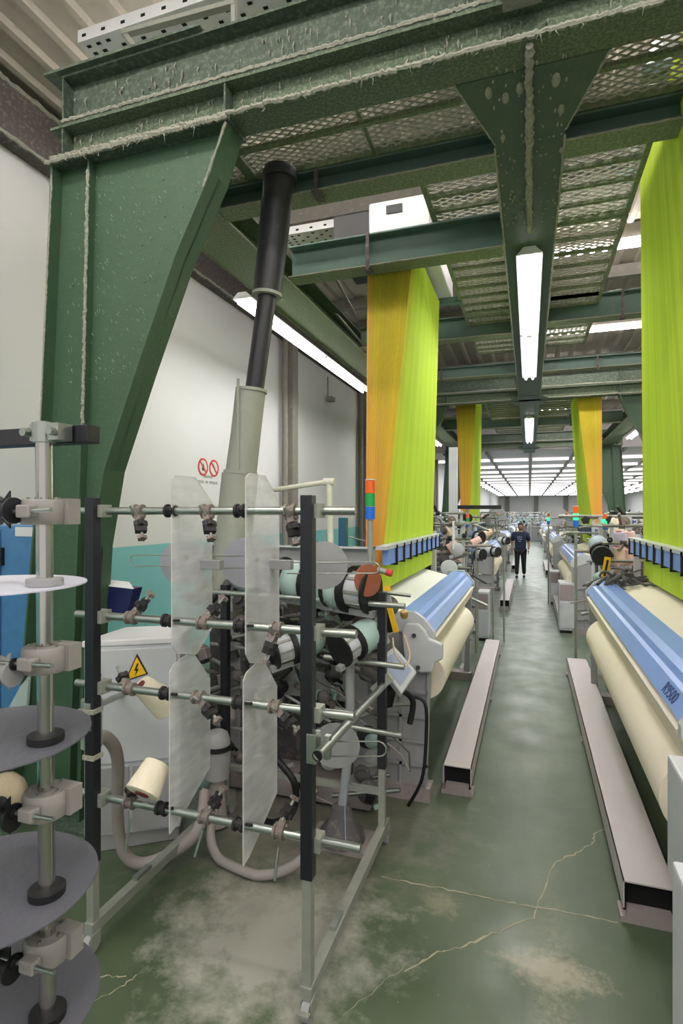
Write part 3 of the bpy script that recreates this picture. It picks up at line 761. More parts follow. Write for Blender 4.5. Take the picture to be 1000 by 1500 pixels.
for y, nm in ((-3, 'hindmost'), (1.4, 'nearest'), (4.35, 'second'), (8.1, 'third'), (11.7, 'fourth'), (16.5, 'fifth'), (20.5, 'sixth')):
    for x, sn in ((-2.2, 'left'), (.95, 'middle'), (4.4, 'right')):
        if x < 0 and y > 5: continue
        roof_lamp(x, y, nm+' cross lamp under the corrugated roof, '+sn+' one of its row')
for y in (-4.2, 5.4, 14.6):
    for x in (6.5, 10.2): lamp(x, y, '%s tube lamp far to the right, ' % ('inner' if x < 8 else 'outer')+{-4.2:'behind the viewer',5.4:'near the front',14.6:'past the second crossbeam'}[y], 5.86)
# far lamp ceiling: rows of tubes
proto = None
CN = ['first', 'second', 'third', 'fourth', 'fifth', 'sixth', 'seventh', 'eighth', 'ninth', 'tenth']; RN = CN+['eleventh', 'twelfth', 'thirteenth', 'fourteenth', 'fifteenth']
for r in range(15):
    y = 27.5+4.15*r
    for k in range(-3, 7):
        x = .05+1.75*(k+.5)
        if proto is None:
            m = MB(); m.bx((x-.78, y-.07, 4.50), (x+.78, y+.07, 4.60)); proto = m.build('ceiling_lamp', TUBEF); tag(proto, 'ceiling tube lamp first column, first row from the near end', 'lamp', 'lamps in rows on the far ceiling'); p0 = Vector((x, y))
        else:
            c = proto.copy(); COL.objects.link(c); c['label'] = 'ceiling tube lamp %s column, %s row from the near end' % (CN[k+3], RN[r]); c.location = proto.location+Vector((x-p0.x, y-p0.y, 0))
for k, y in enumerate((30, 44, 60, 78)):
    l = bpy.data.lights.new('hall_fill_light', 'AREA'); l.shape = 'RECTANGLE'; l.size = 14; l.size_y = 12; l.energy = 1500; o = bpy.data.objects.new('hall_fill_light', l); COL.objects.link(o); o.location = (4, y, 4.45)  # broad lights with no fitting, added to brighten the far hall

# ================================================================== SMALL PROTOTYPES
def lathe_part(name, o, ax, prof, m, parent, n=18):
    q = MB(); q.lathe(o, ax, prof, n); return q.build(name, m, parent, True)
def feeder(c, ax, s, label, body=None, group=None):
    """weft accumulator: domed motor body, slotted drum, dark rings; s = drum radius"""
    c = Vector(c); ax = Vector(ax).normalized(); body = body or FEED
    t = thing('weft_feeder', label, 'feeder', c, group)
    lathe_part('motor_body', c-ax*s*2.0, ax, [(0, s*.25), (s*.1, s*.55), (s*.45, s*.88), (s*.9, s*1.0), (s*1.9, s*1.02), (s*2.0, s*.95)], body, t)
    lathe_part('winding_ring', c, ax, [(0, s*.95), (.0, s*1.12), (s*.28, s*1.12), (s*.28, s*.9)], BLACKP, t)
    lathe_part('drum', c+ax*s*.28, ax, [(0, s*.82), (s*.9, s*.80), (s*1.0, s*.72)], LGREY, t)
    for k in range(8):
        q = 2*PI*k/8; u = ax.cross(Vector((0,0,1))).normalized(); v = ax.cross(u); p = c+(u*math.cos(q)+v*math.sin(q))*s*.83
        m = MB(); m.bar(p+ax*s*.3, p+ax*s*1.25, s*.14, s*.08, (p-c)); m.build('drum_rib', GALV, t)
    lathe_part('brush_ring', c+ax*s*1.25, ax, [(0, s*.9), (0, s*1.05), (s*.12, s*1.05), (s*.12, s*.9)], BLACKP, t)
    m = MB(); m.bar(c+Vector((0,0,-s*1.02))-ax*s*1.4, c+Vector((0,0,-s*1.02))+ax*s*1.5, s*.45, s*.3); m.build('carrier_arm', MGREY, t)
    return t
def cone(a, b, ra, rb, label, m=CONE, group=None):
    """yarn cone, a = wide end centre, b = narrow end"""
    a, b = Vector(a), Vector(b); ax = (b-a); L = ax.length; ax.normalize()
    t = thing('yarn_cone', label, 'yarn cone', a, group)
    lathe_part('yarn', a, ax, [(0, ra*.42), (0, ra*.93), (L*.03, ra), (L*.96, rb), (L, rb*.92), (L, rb*.4)], m, t, 24)
    lathe_part('core', a-ax*.006, ax, [(0, ra*.30), (.0, ra*.40), (L+.012, rb*.42), (L+.012, rb*.3)], CORE, t, 16)
    return t
def knob(mb, c, ax, r, h):
    c = Vector(c); ax = Vector(ax).normalized(); u = ax.cross(Vector((.2,.1,1))).normalized(); v = ax.cross(u); n = 20; pts = []
    for k in range(n):
        q = 2*PI*k/n; rr = r*(1+.16*math.cos(5*q)); pts.append(c+(u*math.cos(q)+v*math.sin(q))*rr)
    mb.prism(pts, ax*h)
def clamp(parent, p, along, d, kind, rng, mt=None, rr=.018):
    """clamp on a rod through p along 'along', side arm in direction d"""
    p = Vector(p); al = Vector(along).normalized(); d = Vector(d).normalized(); mt = mt or CLAMPM
    m = MB()
    for k in (-.022, .014): m.lathe(p+al*k, al, [(0, rr*1.05), (0, rr*1.75), (.012, rr*1.75), (.012, rr*1.05)], 12)
    m.cyl(p-al*.024, p+al*.028, rr*1.4)
    if kind != 'collar': m.bar(p-d*.01, p+d*.055, .036, .030, al); m.cyl(p+d*.03-al*.03, p+d*.03+al*.03, .010, n=8)
    o = m.build('collar' if kind == 'collar' else 'clamp', KNOB if kind == 'collar' else mt, parent)
    if kind == 'collar':
        m = MB(); m.bar(p-al*.0+d*.02, p+d*.05+al*.03, .010, .012); m.build('lever', KNOB, o); return o
    if kind in ('full', 'short'):
        q = p+d*.05; s = al.cross(d)
        m = MB(); m.tube([q-s*.07-d*.05, q+s*.02, q+d*.09], .007, 8); m.build('arm', GALV, o, True)
        m = MB(); knob(m, q+d*.012, d, .029, .024); m.build('knob', KNOB, o)
        if kind == 'full':
            m = MB(); m.bar(q+d*.03, q+d*.065, .05, .032); m.build('jaw', KNOB, o)
            m = MB(); knob(m, q+d*.088, d, .020, .016); m.build('knob', mt, o)
    return o

# ================================================================== CREEL CART (foreground)
RNG = random.Random(21)
YC = 2.15; YR = 3.38; XA, XB = -1.985, -.872
cr = thing('creel_cart', 'wheeled yarn creel of black square posts and steel cross rods in the left foreground', 'creel', ((XA+XB)/2, 2.7, 0))
for (x, y, zt, z0) in ((XA, YC, 2.17, .42), (XB, YC, 2.17, .58), (XB+.0, YR, 1.60, .50), (XA, YR, 1.60, .42)):
    m = MB(); m.box((x, y, (zt+z0)/2), (.052, .052, zt-z0)); m.build('post_sleeve', BLACK, cr, bev=.003)
    m = MB(); m.box((x, y, (z0+.08)/2), (.040, .040, z0-.08)); m.build('post', GALV, cr)
for x in (XA, XB):
    m = MB(); m.bar((x, YC-.03, .115), (x, YR+.10, .115), .05, .05); m.build('base_bar', GALV, cr)
    m = MB(); m.bar((x, YC+.3, .15), (x, YC+.42, .15), .03, .02); m.build('base_clip', STEEL, cr)
m = MB(); m.bar((XA, YR, .35), (XB, YR, .35), .035, .035); m.build('brace', GALV, cr)
for x, y in ((XA, YC), (XB, YC), (XB, YR+.08), (XA, YR+.08)):
    m = MB(); m.bar((x, y, .09), (x+.02, y, .075), .05, .03); m.bx((x-.020, y-.04, .03), (x-.014, y+.02, .095)); m.bx((x+.024, y-.04, .03), (x+.030, y+.02, .095)); m.bx((x-.02, y-.075, .055), (x+.03, y-.05, .065)); o = m.build('caster_fork', GALV, cr)
    m = MB(); m.cyl((x-.012, y-.015, .044), (x+.022, y-.015, .044), .044, n=20); m.build('wheel', MGREY, o, True)
LEV = [2.105, 1.595, 1.255, .715]
for k, z in enumerate(LEV):
    xr = [at(521,744,Y=YC+.045).x, at(522,940,Y=YC+.045).x, at(519,1058,Y=YC+.045).x, at(528,1255,Y=YC+.045).x][k]
    m = MB(); m.tube([(XA-.14, YC+.045, z), (xr, YC+.045, z)], .0185, 14); m.build('cross_rod', STEEL, cr, True)
    m = MB(); m.bx((XB-.03, YC-.0, z-.03), (XB+.05, YC+.07, z+.03)); m.build('rod_bracket', GALV, cr)
    m = MB(); m.bx((XA-.02, YC-.0, z-.03), (XA+.05, YC+.07, z+.03)); m.build('rod_bracket', GALV, cr)
def xr(px, y): return at(px, y, Y=YC+.045).x
spec = [ # px, py, level, kind, direction
 (203,750,0,'full',(.35,-.3,-.75)),(250,745,0,'collar',(0,-1,.2)),(303,750,0,'full',(.35,-.35,-.75)),(352,745,0,'collar',(0,-1,.2)),(425,748,0,'full',(.25,-.2,-.8)),
 (192,915,1,'full',(.55,.2,.7)),(246,922,1,'collar',(1,-.5,.2)),(297,925,1,'full',(.55,.3,.75)),(352,928,1,'collar',(1,-.5,.2)),(405,935,1,'full',(-.2,-.3,-.8)),
 (190,1012,2,'short',(-.6,.2,.5)),(243,1020,2,'collar',(1,-.5,.2)),(290,1025,2,'full',(.8,-.2,-.55)),(350,1032,2,'collar',(1,-.5,.2)),(402,1040,2,'full',(.8,-.2,-.5)),
 (190,1185,3,'short',(.3,-.2,.8)),(237,1190,3,'collar',(1,-.4,.5)),(300,1205,3,'full',(.5,.3,.85)),(350,1215,3,'collar',(1,-.4,.4)),(408,1228,3,'full',(.3,.5,.8))]
for px, py, k, kd, d in spec:
    clamp(cr, (xr(px, py), YC+.045, LEV[k]), (1,0,0), d, kd, RNG)
for px, py, q, r in ((192,1200,182,1250),(297,1215,285,1255),(408,1240,402,1290)):
    m = MB(); m.tube([at(px,py,Y=YC), at(q,r,Y=YC-.03)], .006, 8); m.build('yarn_guide_pin', STEEL, cr)
# lengthwise rails with end clamps
m = MB(); m.tube([at(466,1106,Y=YC-.12), at(567,998,Y=YR+.12)], .021, 14); m.build('side_rail', STEEL, cr, True)
m = MB(); m.cyl(at(464,1108,Y=YC-.122), at(468,1104,Y=YC-.10), .0215); m.build('rail_plug', HOLE, cr)
m = MB(); m.bx(at(448,1075,Y=YC-.03), at(470,1112,Y=YC+.03)); m.bx(at(474,1078,Y=YC-.0), at(486,1110,Y=YC+.03)); m.build('rail_clamp', STEEL, cr, bev=.003)
m = MB(); m.tube([at(103,1050,Y=YC-.12), at(200,1008,Y=YR-.2)], .02, 14); m.build('side_rail', STEEL, cr, True)
m = MB(); m.bx(at(122,1030,Y=YC-.032), at(146,1065,Y=YC+.03)); m.build('rail_clamp', STEEL, cr, bev=.003)
m = MB(); m.bar(at(548,1012,Y=YR), at(572,990,Y=YR), .05, .06); m.build('rail_clamp', GALV, cr)
for (a, b) in (((300,866),(593,888)), ((475,962),(592,977)), ((510,1064),(588,1078))):
    m = MB(); m.tube([at(*a, Y=YR-.05), at(*b, Y=YR-.05)], .018, 12); m.build('cross_rod', STEEL, cr, True)
# frosted separator plates
def plate(xp, zt, zb, label, top=True):
    t = thing('separator_plate', label, 'plate', (xp, 2.3, zb))
    ya, yb = YC+.02, YC+.36; m = MB(); th = .004
    if top: poly = [(ya, zt-.02), (ya+.03, zt), (ya+.19, zt), (yb, zt-.12), (yb, zb+.08), (ya+.20, zb-.02), (ya+.04, zb+.02), (ya, zb+.07)]
    else: poly = [(ya, zt-.04), (ya+.03, zt-.01), (ya+.18, zt+.02), (yb, zt-.16), (yb, zb+.14), (ya+.05, zb-.01), (ya, zb-.02)]
    m.prism([(xp, y, z) for y, z in poly], (th, 0, 0)); m.build('clear_sheet', ACRYL, t)
    m = MB(); pts = [Vector((xp, y, z)) for y, z in poly]; m.tube(pts+[pts[0]], .0022, 5); m.build('rim', mat('sheet_edge', (.80,.78,.76), .4, bump=0), t)
    m = MB(); zz = (zt+zb)/2; m.bx((xp-.004, ya+.10, zz+.03), (xp+.0, ya+.13, zz+.045)); m.build('clip', BLACKP, t)
    return t
xpl, xpr = -1.555, -1.175
plate(xpl, 2.27, 1.42, 'upper left frosted clear plate with a cut corner on the creel')
plate(xpr, 2.27, 1.41, 'upper right frosted clear plate with a cut corner on the creel')
plate(xpl-.012, 1.40, .64, 'lower left frosted clear plate hanging below the second creel rod', False)
plate(xpr-.012, 1.40, .57, 'lower right frosted clear plate hanging below the second creel rod', False)
# yarn discs with wire hairpin loops
def disc(c, r, ax, label, m=DISCM):
    t = thing('balloon_disc', label, 'disc', c)
    lathe_part('disc', c, ax, [(0, .008), (0, r), (.004, r), (.004, .008)], m, t, 32)
    return t
def hairpin(px0, px1, py0, py1, Y, label, r=.0035):
    m = MB(); a0 = at(px1, py0, Y=Y); a1 = at(px1, py1, Y=Y); b0 = at(px0, py0, Y=Y); b1 = at(px0, py1, Y=Y)
    mid = (b0+b1)/2; R = (b0-b1).length/2; s = 1 if px0 > px1 else -1
    pts = [a0, b0]+[mid+Vector((s*R*math.sin(q), 0, R*math.cos(q))) for q in (PI*.2, PI*.4, PI*.6, PI*.8)]+[b1, a1]
    m.tube(pts, r, 8); return tag(m.build('wire_loop', STEEL, None, True), label, 'wire loop')
disc(at(268,824,Y=2.75), .13, (.35,-.95,0), 'grey round disc behind the upper left clear plate')
disc(at(362,824,Y=2.75), .14, (.35,-.95,0), 'grey round disc behind the upper right clear plate')
disc(at(474,828,Y=2.60), .12, (.30,-.95,0), 'grey round disc behind the right black creel post, upper', MGREY)
disc(at(492,1092,Y=2.65), .12, (.25,-.95,-.1), 'grey round disc low behind the right black creel post', MGREY)
hairpin(197, 285, 813, 829, 2.6, 'steel wire loop sticking out left of the upper left clear plate')
hairpin(548, 420, 824, 840, 2.55, 'steel wire loop sticking out right of the upper part of the right post')
hairpin(555, 470, 1086, 1108, 2.3, 'steel wire loop near the side rail of the creel')
hairpin(300, 395, 814, 832, 2.62, 'steel wire loop between the two upper clear plates')
for px, lab in ((300, 'left'), (402, 'right')):
    m = MB(); m.bx(at(px-16,820,Y=2.4), at(px+28,834,Y=2.44)); tag(m.build('loop_bracket', MGREY, bev=.003), 'flat grey bracket holding the wire loop behind the upper %s plate' % lab, 'bracket')
# cones on the creel
cone(at(208,1163,Y=2.12), at(231,1117,Y=2.22), .082, .060, 'large cream yarn cone with red core on the lowest creel rod')
cone(at(246,1034,Y=2.42), at(207,1003,Y=2.30), .080, .052, 'cream yarn cone leaning behind the third creel rod')
# hoses
def hose(pix, r, label, m=HOSE, n=10, seg=8):
    P = [at(x, y, Y=Y) for x, y, Y in pix]; pts = []
    for i in range(len(P)-1):
        p0 = P[max(i-1, 0)]; p1, p2 = P[i], P[i+1]; p3 = P[min(i+2, len(P)-1)]
        for k in range(seg):
            t = k/seg; pts.append(.5*((2*p1)+(p2-p0)*t+(2*p0-5*p1+4*p2-p3)*t*t+(3*p1-p0-3*p2+p3)*t**3))
    pts.append(P[-1])
    for p in pts: p.z = max(p.z, r+.002)
    q = MB(); q.tube(pts, r, n); o = q.build('flexible_hose', m, None, True)
    if label: tag(o, label, 'hose')
    return o
hose([(140,1085,2.35),(155,1080,2.4),(172,1110,2.5),(172,1190,2.6),(180,1245,2.65),(205,1265,2.7),(250,1250,2.8),(290,1215,2.9),(300,1160,3.1)], .034, 'thick dusty grey hose bending down from the left creel post')
hose([(315,1180,3.0),(308,1225,2.95),(325,1262,2.9),(375,1282,2.85),(430,1268,2.9),(470,1225,3.0)], .028, 'dusty grey hose lying in a loop on the floor under the right plates')
for k, z in enumerate((1.15, .93)):
    m = MB(); m.box((XA, YC, z), (.066, .066, .022)); m.build('hose_strap', LINT, cr)
m = MB(); m.tube([(XA-.10, YC+.1, .92), (XA-.10, YC+.1, 1.16)], .05, 16); tag(m.build('clear_canister', mat('canister', (.62,.65,.60), .3, alpha=.75, bump=0), None, True), 'smoky clear canister strapped beside the left creel post', 'canister')

# ================================================================== FOREGROUND POLE WITH DISCS
PX, PY = -1.075, 1.01
def polex(z): return PX+.012*(2.3-z)/1.4*1.0
pl = thing('disc_pole', 'polished steel pole with grey clamps and a black top bar at the left edge', 'stand', (PX, PY, 0))
m = MB(); m.tube([(polex(0), PY, .02), (polex(2.31), PY, 2.31)], .0185, 20); m.build('pole', CHROME, pl, True)
m = MB(); m.lathe((polex(0), PY, 0), (0,0,1), [(0,.16),(.015,.16),(.02,.03),(.06,.03)], 24); m.build('base', BLACK, pl, True)
m = MB(); m.bar((-2.0, PY+.055, 2.285), (PX+.095, PY+.055, 2.285), .042, .042); m.build('top_bar', BLACK, pl, bev=.002)
m = MB(); m.lathe((PX, PY, 2.262), (0,0,1), [(0,.021),(0,.026),(.045,.026),(.045,.021)], 20); m.bx((PX-.03, PY-.012, 2.266), (PX+.055, PY+.03, 2.305)); m.build('top_clamp', STEEL, pl)
for s in (-.032, .045):
    m = MB(); m.cyl((PX+s, PY-.03, 2.285), (PX+s, PY-.01, 2.285), .010, n=8); m.build('nut', STEEL, pl)
for k, py in enumerate((748, 962, 1172, 1382)):
    z = at(70, py, Y=PY).z; x = polex(z)
    m = MB(); m.lathe((x, PY, z-.032), (0,0,1), [(0,.020),(0,.047),(.006,.050),(.050,.050),(.058,.046),(.058,.020)], 24); m.bx((x+.0, PY+.01, z-.032), (x+.060, PY+.048, z+.028))
    o = m.build('clamp_body', CLAMPW, pl, True)
    m = MB(); m.bx((x-.008, PY-.072, z-.016), (x+.032, PY-.045, z+.013)); m.build('clamp_jaw', CLAMPW, o, bev=.004)
    m = MB(); m.tube([(x-.10, PY-.062, z-.006), (x+.085, PY-.062, z+.002)], .0055, 10); m.build('pin', STEEL, o, True)
    m = MB(); m.lathe((x-.026, PY-.062, z-.004), (1,0,0), [(0,.006),(0,.014),(.006,.014),(.006,.006)], 12); m.build('washer', BLACKP, o)
    for q in range(5):
        g = 2*PI*q/5; m = MB(); m.cyl((x+.034*math.cos(g), PY+.034*math.sin(g), z+.026), (x+.034*math.cos(g), PY+.034*math.sin(g), z+.031), .004, n=6); m.build('screw', STEEL, o)
for k, (py, mt, rad) in enumerate(((860, mat('pale_disc', (.80,.80,.85), .4, var=.04), .205), (1088, DISCD, .215), (1312, DISCD, .23), (1492, DISCD, .235))):
    z = at(70, py, Y=PY).z; x = polex(z); cx = PX-.135; cy = PY-.02
    m = MB(); n = 48; pts = []
    a0 = math.atan2(PY-cy, x-cx)
    pts = [(cx+rad*math.cos(2*PI*i/n), cy+rad*math.sin(2*PI*i/n), z) for i in range(n)]
    m.prism(pts, (0,0,.003)); o = tag(m.build('balloon_disc', mt), ('topmost pale', 'second dark grey', 'third dark grey', 'lowest dark grey')[k]+' horizontal disc clamped on the steel pole', 'disc')
    m = MB(); m.lathe((x, PY, z+.004), (0,0,1), [(0,.020),(0,.040),(.016,.040),(.018,.020)], 24); m.build('hub', BLACKP if k else MGREY, pl, True)
# small dark fittings peeking in at the left edge
for k, (py, mt) in enumerate(((748, BLACK), (985, MGREY), (1195, BLACKP), (1415, BLACKP))):
    z = at(8, py, Y=PY-.062).z; x = at(8, py, Y=PY-.062).x
    t = thing('yarn_brake', ('upper black', 'middle grey', 'lower dark', 'lowest dark')[k]+' yarn brake on the pin left of the steel pole', 'yarn brake', (x, PY-.06, z))
    lathe_part('spool', (x-.04, PY-.062, z), (1,0,0), [(0,.03),(.01,.036),(.03,.018),(.05,.018),(.06,.030),(.066,.030)], mt, t)
    m = MB(); m.prism([(x-.02, PY-.062, z+.012), (x+.012, PY-.062, z+.045), (x+.012, PY-.062, z-.04), (x-.01, PY-.062, z-.02)], (0,.004,0)); m.build('blade', mt, t)

# ================================================================== LEFT SIDE CABINETS
m = None
bc = thing('blue_cabinet', 'tall blue painted cabinet against the wall behind the steel pole', 'cabinet', (-4.0, 3.6, 0))
m = MB(); m.bx((-4.37, 3.35, .06), (-3.62, 3.85, 1.99)); m.build('body', BLUEC, bc, bev=.01)
m = MB(); m.bx((-4.36, 3.33, .10), (-4.0, 3.35, 1.96)); o = m.build('door', BLUEC, bc, bev=.004)
q = at(4, 815, Y=3.33); m = MB(); m.bx((q.x-.02, 3.30, q.z-.07), (q.x+.02, 3.33, q.z+.07)); m.build('handle', BLACKP, o)
m = MB(); m.bx((-3.98, 3.33, .10), (-3.64, 3.35, 1.96)); m.build('door', BLUEC, bc, bev=.004)
m = MB(); m.bx(at(22,772,Y=3.325), at(56,786,Y=3.33)); m.build('white_label', TRAY, bc)
m = MB(); m.bx((-4.35, 3.37, 0), (-3.64, 3.83, .06)); m.build('plinth', BLACK, bc)
cb = thing('control_cabinet', 'light grey electrical cabinet with yellow warning triangle behind the creel', 'cabinet', (-2.35, 3.0, 0))
cx0, cx1, cy0 = -2.60, -2.08, 2.86
# front face turned towards the viewer: built from its four foot points
def cab(z0, z1, name, m_, pad=0., parent=None):
    q = MB(); A = [(-2.58+pad, 2.72+pad), (-2.10-pad, 3.02+pad), (-2.26-pad, 3.36-pad), (-2.62+pad, 3.14-pad)]
    q.prism([(x, y, z0) for x, y in A], (0, 0, z1-z0)); return q.build(name, m_, parent or cb, bev=.008)
cab(.10, 1.27, 'body', LGREY); cab(0, .10, 'plinth', MGREY, .03); cab(1.27, 1.31, 'lid', TRAY, -.01)
d = Vector((.48, .30, 0)).normalized(); nn = Vector((d.y, -d.x, 0)); base = Vector((-2.58, 2.72, 0))
def face(u, z, off=0.): return base+d*u+nn*off+Vector((0,0,z))
m = MB(); m.prism([face(.02,.55), face(.545,.55), face(.545,1.25), face(.02,1.25)], nn*.014); dr = m.build('door', LGREY, cb, bev=.004)
for u, z in ((.09, 1.10), (.09, .62)):
    m = MB(); m.cyl(face(u, z, .014), face(u, z, .022), .013, n=12); m.build('lock', BLACKP, dr)
m = MB(); m.prism([face(.235,1.05,.015), face(.375,1.09,.015), face(.31,1.22,.015)], nn*.002); m.build('warning_triangle', BLACKP, dr)
m = MB(); m.prism([face(.247,1.062,.017), face(.363,1.094,.017), face(.308,1.20,.017)], nn*.002); tri = m.build('triangle_field', YEL, dr)
m = MB(); m.prism([face(.31,1.16,.019), face(.293,1.115,.019), face(.305,1.115,.019), face(.297,1.08,.019), face(.321,1.126,.019), face(.308,1.126,.019), face(.32,1.16,.019)], nn*.001); m.build('lightning_bolt', BLACKP, dr)
m = MB(); m.prism([face(.03,.12), face(.26,.12), face(.26,.52), face(.03,.52)], nn*.012); m.build('lower_panel', MGREY, cb)
m = MB(); m.prism([face(.28,.12), face(.54,.12), face(.54,.52), face(.28,.52)], nn*.012); m.build('lower_panel', MGREY, cb)
nb = MB(); a = at(153,905,Y=3.2); bb = at(182,905,Y=3.2)
nb.prism([at(153,905,Y=3.15), at(183,905,Y=3.15), at(195,862,Y=3.15), at(160,858,Y=3.15)], (0,.10,0)); nv = thing('navy_box', 'dark blue tapered box standing on the grey control cabinet', 'box', at(168,905,Y=3.2)); nb.build('shell', NAVY, nv, bev=.004)
nb = MB(); nb.prism([at(159,859,Y=3.149), at(196,863,Y=3.149), at(189,853,Y=3.22), at(163,850,Y=3.22)], (0,0,.004)); nb.build('pale_lid', TRAY, nv)
for k in range(6):
    pass
tb_ = thing('terminal_block', 'black terminal block with cable glands beside the grey control cabinet', 'terminal block', at(240,985,Y=3.3))
for k in range(5):
    m = MB(); m.bx(at(222+4*(k%2), 930+22*k, Y=3.3), at(252+3*(k%2), 944+22*k, Y=3.42)); m.build('module', BLACKP, tb_)
m = MB(); m.bx(at(226,925,Y=3.36), at(246,1045,Y=3.40)); m.build('backplate', MGREY, tb_)

# ================================================================== LEAN VACUUM PIPE
vp = thing('suction_pipe', 'leaning telescopic suction pipe, black at the top and dusty grey below', 'pipe', at(345,900,Y=3.75))
V = lambda x, y: at(x, y, Y=3.75)
m = MB(); m.tube([V(410,252), V(408,265), V(402,330), V(391,432)], [.128,.112,.112,.105], 24); m.build('upper_sleeve', PIPEB, vp, True)
m = MB(); m.lathe(V(410,262), (0,0,1), [(-.02,.125),(.03,.135),(.06,.125),(.075,.08)], 24); m.build('pipe_cap', PIPEB, vp, True)
m = MB(); m.tube([V(392,428), V(372,575)], .070, 20); m.build('inner_pipe', PIPEB, vp, True)
m = MB(); m.tube([V(367,572), V(360,635), V(352,700)], [.112,.112,.118], 24); m.build('outer_sleeve', PIPEG, vp, True)
m = MB(); m.tube([V(352,695), V(340,800), V(330,900)], [.138,.135,.13], 24); m.build('lower_pipe', PIPEG, vp, True)
for p, r in ((V(391,432), .112), (V(368,572), .118), (V(352,692), .128)):
    m = MB(); m.lathe(p-Vector((0,0,.012)), (0.09,0,1), [(0,r*.8),(0,r),(.022,r),(.022,r*.8)], 24); m.build('pipe_rim', PIPEG, vp, True)
m = MB(); m.bx(V(358,560)-Vector((0,.12,0)), V(362,690)-Vector((0,.115,0))); m.build('seam', PIPEG, vp)

# ================================================================== LOOM HEAD MACHINERY, LEFT
wb = thing('weft_feeder_bracket', 'grey horizontal channel beam carrying the weft feeders behind the creel', 'beam', at(430,815,Y=3.95))
m = MB(); a = at(300,800,Y=3.95); b = at(548,826,Y=3.95); m.bx((a.x, 3.93, b.z-.01), (b.x, 3.98, a.z+.02)); m.build('channel', MGREY, wb)
m = MB(); m.bx((a.x, 3.88, a.z+.01), (b.x, 4.0, a.z+.02)); m.build('top_flange', LGREY, wb)
for x in (a.x+.2, b.x-.2): m = MB(); m.bx((x-.03, 3.94, .0), (x+.03, 3.99, b.z)); m.build('upright', MGREY, wb)
feeder(at(385,842,Y=3.45), (1,-.25,-.05), .135, 'teal grey weft feeder on the left, partly behind the clear plate')
feeder(at(453,853,Y=3.45), (1,-.25,-.05), .135, 'teal grey weft feeder with slotted ring between plate and black post')
feeder(at(508,862,Y=3.40), (1,-.25,-.05), .135, 'teal grey weft feeder just right of the black creel post')
feeder(at(520,940,Y=3.3), (-.5,-.9,-.3), .10, 'light grey weft feeder with orange dot below the upper rods')
feeder(at(430,945,Y=3.4), (-.7,-.7,-.2), .11, 'pale teal feeder housing left of the black creel post')
lathe_part('mirror_lid', at(538,850,Y=3.3), (.8,-.6,.1), [(0,.09),(0,.10),(.008,.10),(.010,.085)], COPPER, None, 24)
tag(COL.objects[-1], 'round copper coloured lid between the wire loop and the loom', 'lid')
m = MB(); m.tube([at(553,834,Y=3.2), at(566,838,Y=3.2)], .018, 10); o = tag(m.build('air_nozzle', GALV, None, True), 'small nozzle with red tip at the end of the wire loop', 'nozzle')
m = MB(); m.cyl(at(566,838,Y=3.2), at(574,840,Y=3.2), .021); m.build('red_tip', RED, o)
g = thing('yellow_gauge', 'yellow toothed gauge strip upright at the end of the near left loom', 'gauge', at(576,925,Y=3.7))
m = MB(); m.bar(at(570,888,Y=3.7), at(580,926,Y=3.7), .035, .02, (0,1,0)); m.build('strip', YEL, g)
m = MB(); m.bar(at(566,864,Y=3.7), at(572,888,Y=3.7), .03, .02, (0,1,0)); m.build('glass', LGREY, g)
m = MB(); m.bar(at(566,858,Y=3.69), at(567,866,Y=3.69), .045, .03, (0,1,0)); m.build('cap', YEL, g)
m = MB(); m.bar(at(563,885,Y=3.72), at(572,926,Y=3.72), .04, .02, (0,1,0)); m.build('back_strip', BLACKP, g)
# signal tower
def tower(x, y, z0, zt, s, label, lit=False):
    t = thing('signal_tower', label, 'signal lamp', (x, y, z0))
    m = MB(); m.tube([(x, y, z0), (x, y, zt-4*s)], s*.28, 10); m.build('stem', GALV, t, True)
    for k, mm in enumerate((LBLUE, GLOWG if lit else LGREEN, LORANGE)):
        a = zt-4*s+k*s*1.3; m = MB(); m.tube([(x, y, a), (x, y, a+s*1.26)], s*.5, 14); m.build(('blue_lamp', 'green_lamp', 'orange_lamp')[k], mm, t, True)
    m = MB(); m.tube([(x, y, zt-4*s+3.9*s), (x, y, zt)], s*.5, 14); m.build('cap', TRAY, t, True)
p = at(542, 702, Y=3.55); q = at(542, 900, Y=3.55); tower(p.x, 3.55, q.z, p.z, .066, 'orange, green and blue signal tower beside the near left thread sheet')
# display terminal
dt = thing('display_terminal', 'tilted silver grey display terminal at the end of the near left loom', 'control panel', at(580,1000,Y=3.55))
A = [at(550,966,Y=3.62), at(578,946,Y=3.80), at(611,984,Y=3.70), at(588,1016,Y=3.50)]
nrm = (A[1]-A[0]).cross(A[2]-A[0]).normalized()
if nrm.y > 0: nrm = -nrm
m = MB(); m.prism(A, -nrm*.05); m.build('housing', LGREY, dt, bev=.01)
cen = sum(A, Vector())/4; m = MB(); m.prism([cen+(p-cen)*.72+nrm*.003 for p in A], -nrm*.01); m.build('screen', mat('screen_grey', (.62,.66,.76), .2, bump=0), dt)
m = MB(); m.bar(cen-nrm*.04, cen-nrm*.25-Vector((0,0,.1)), .05, .05); m.build('support_arm', BLACKP, dt)
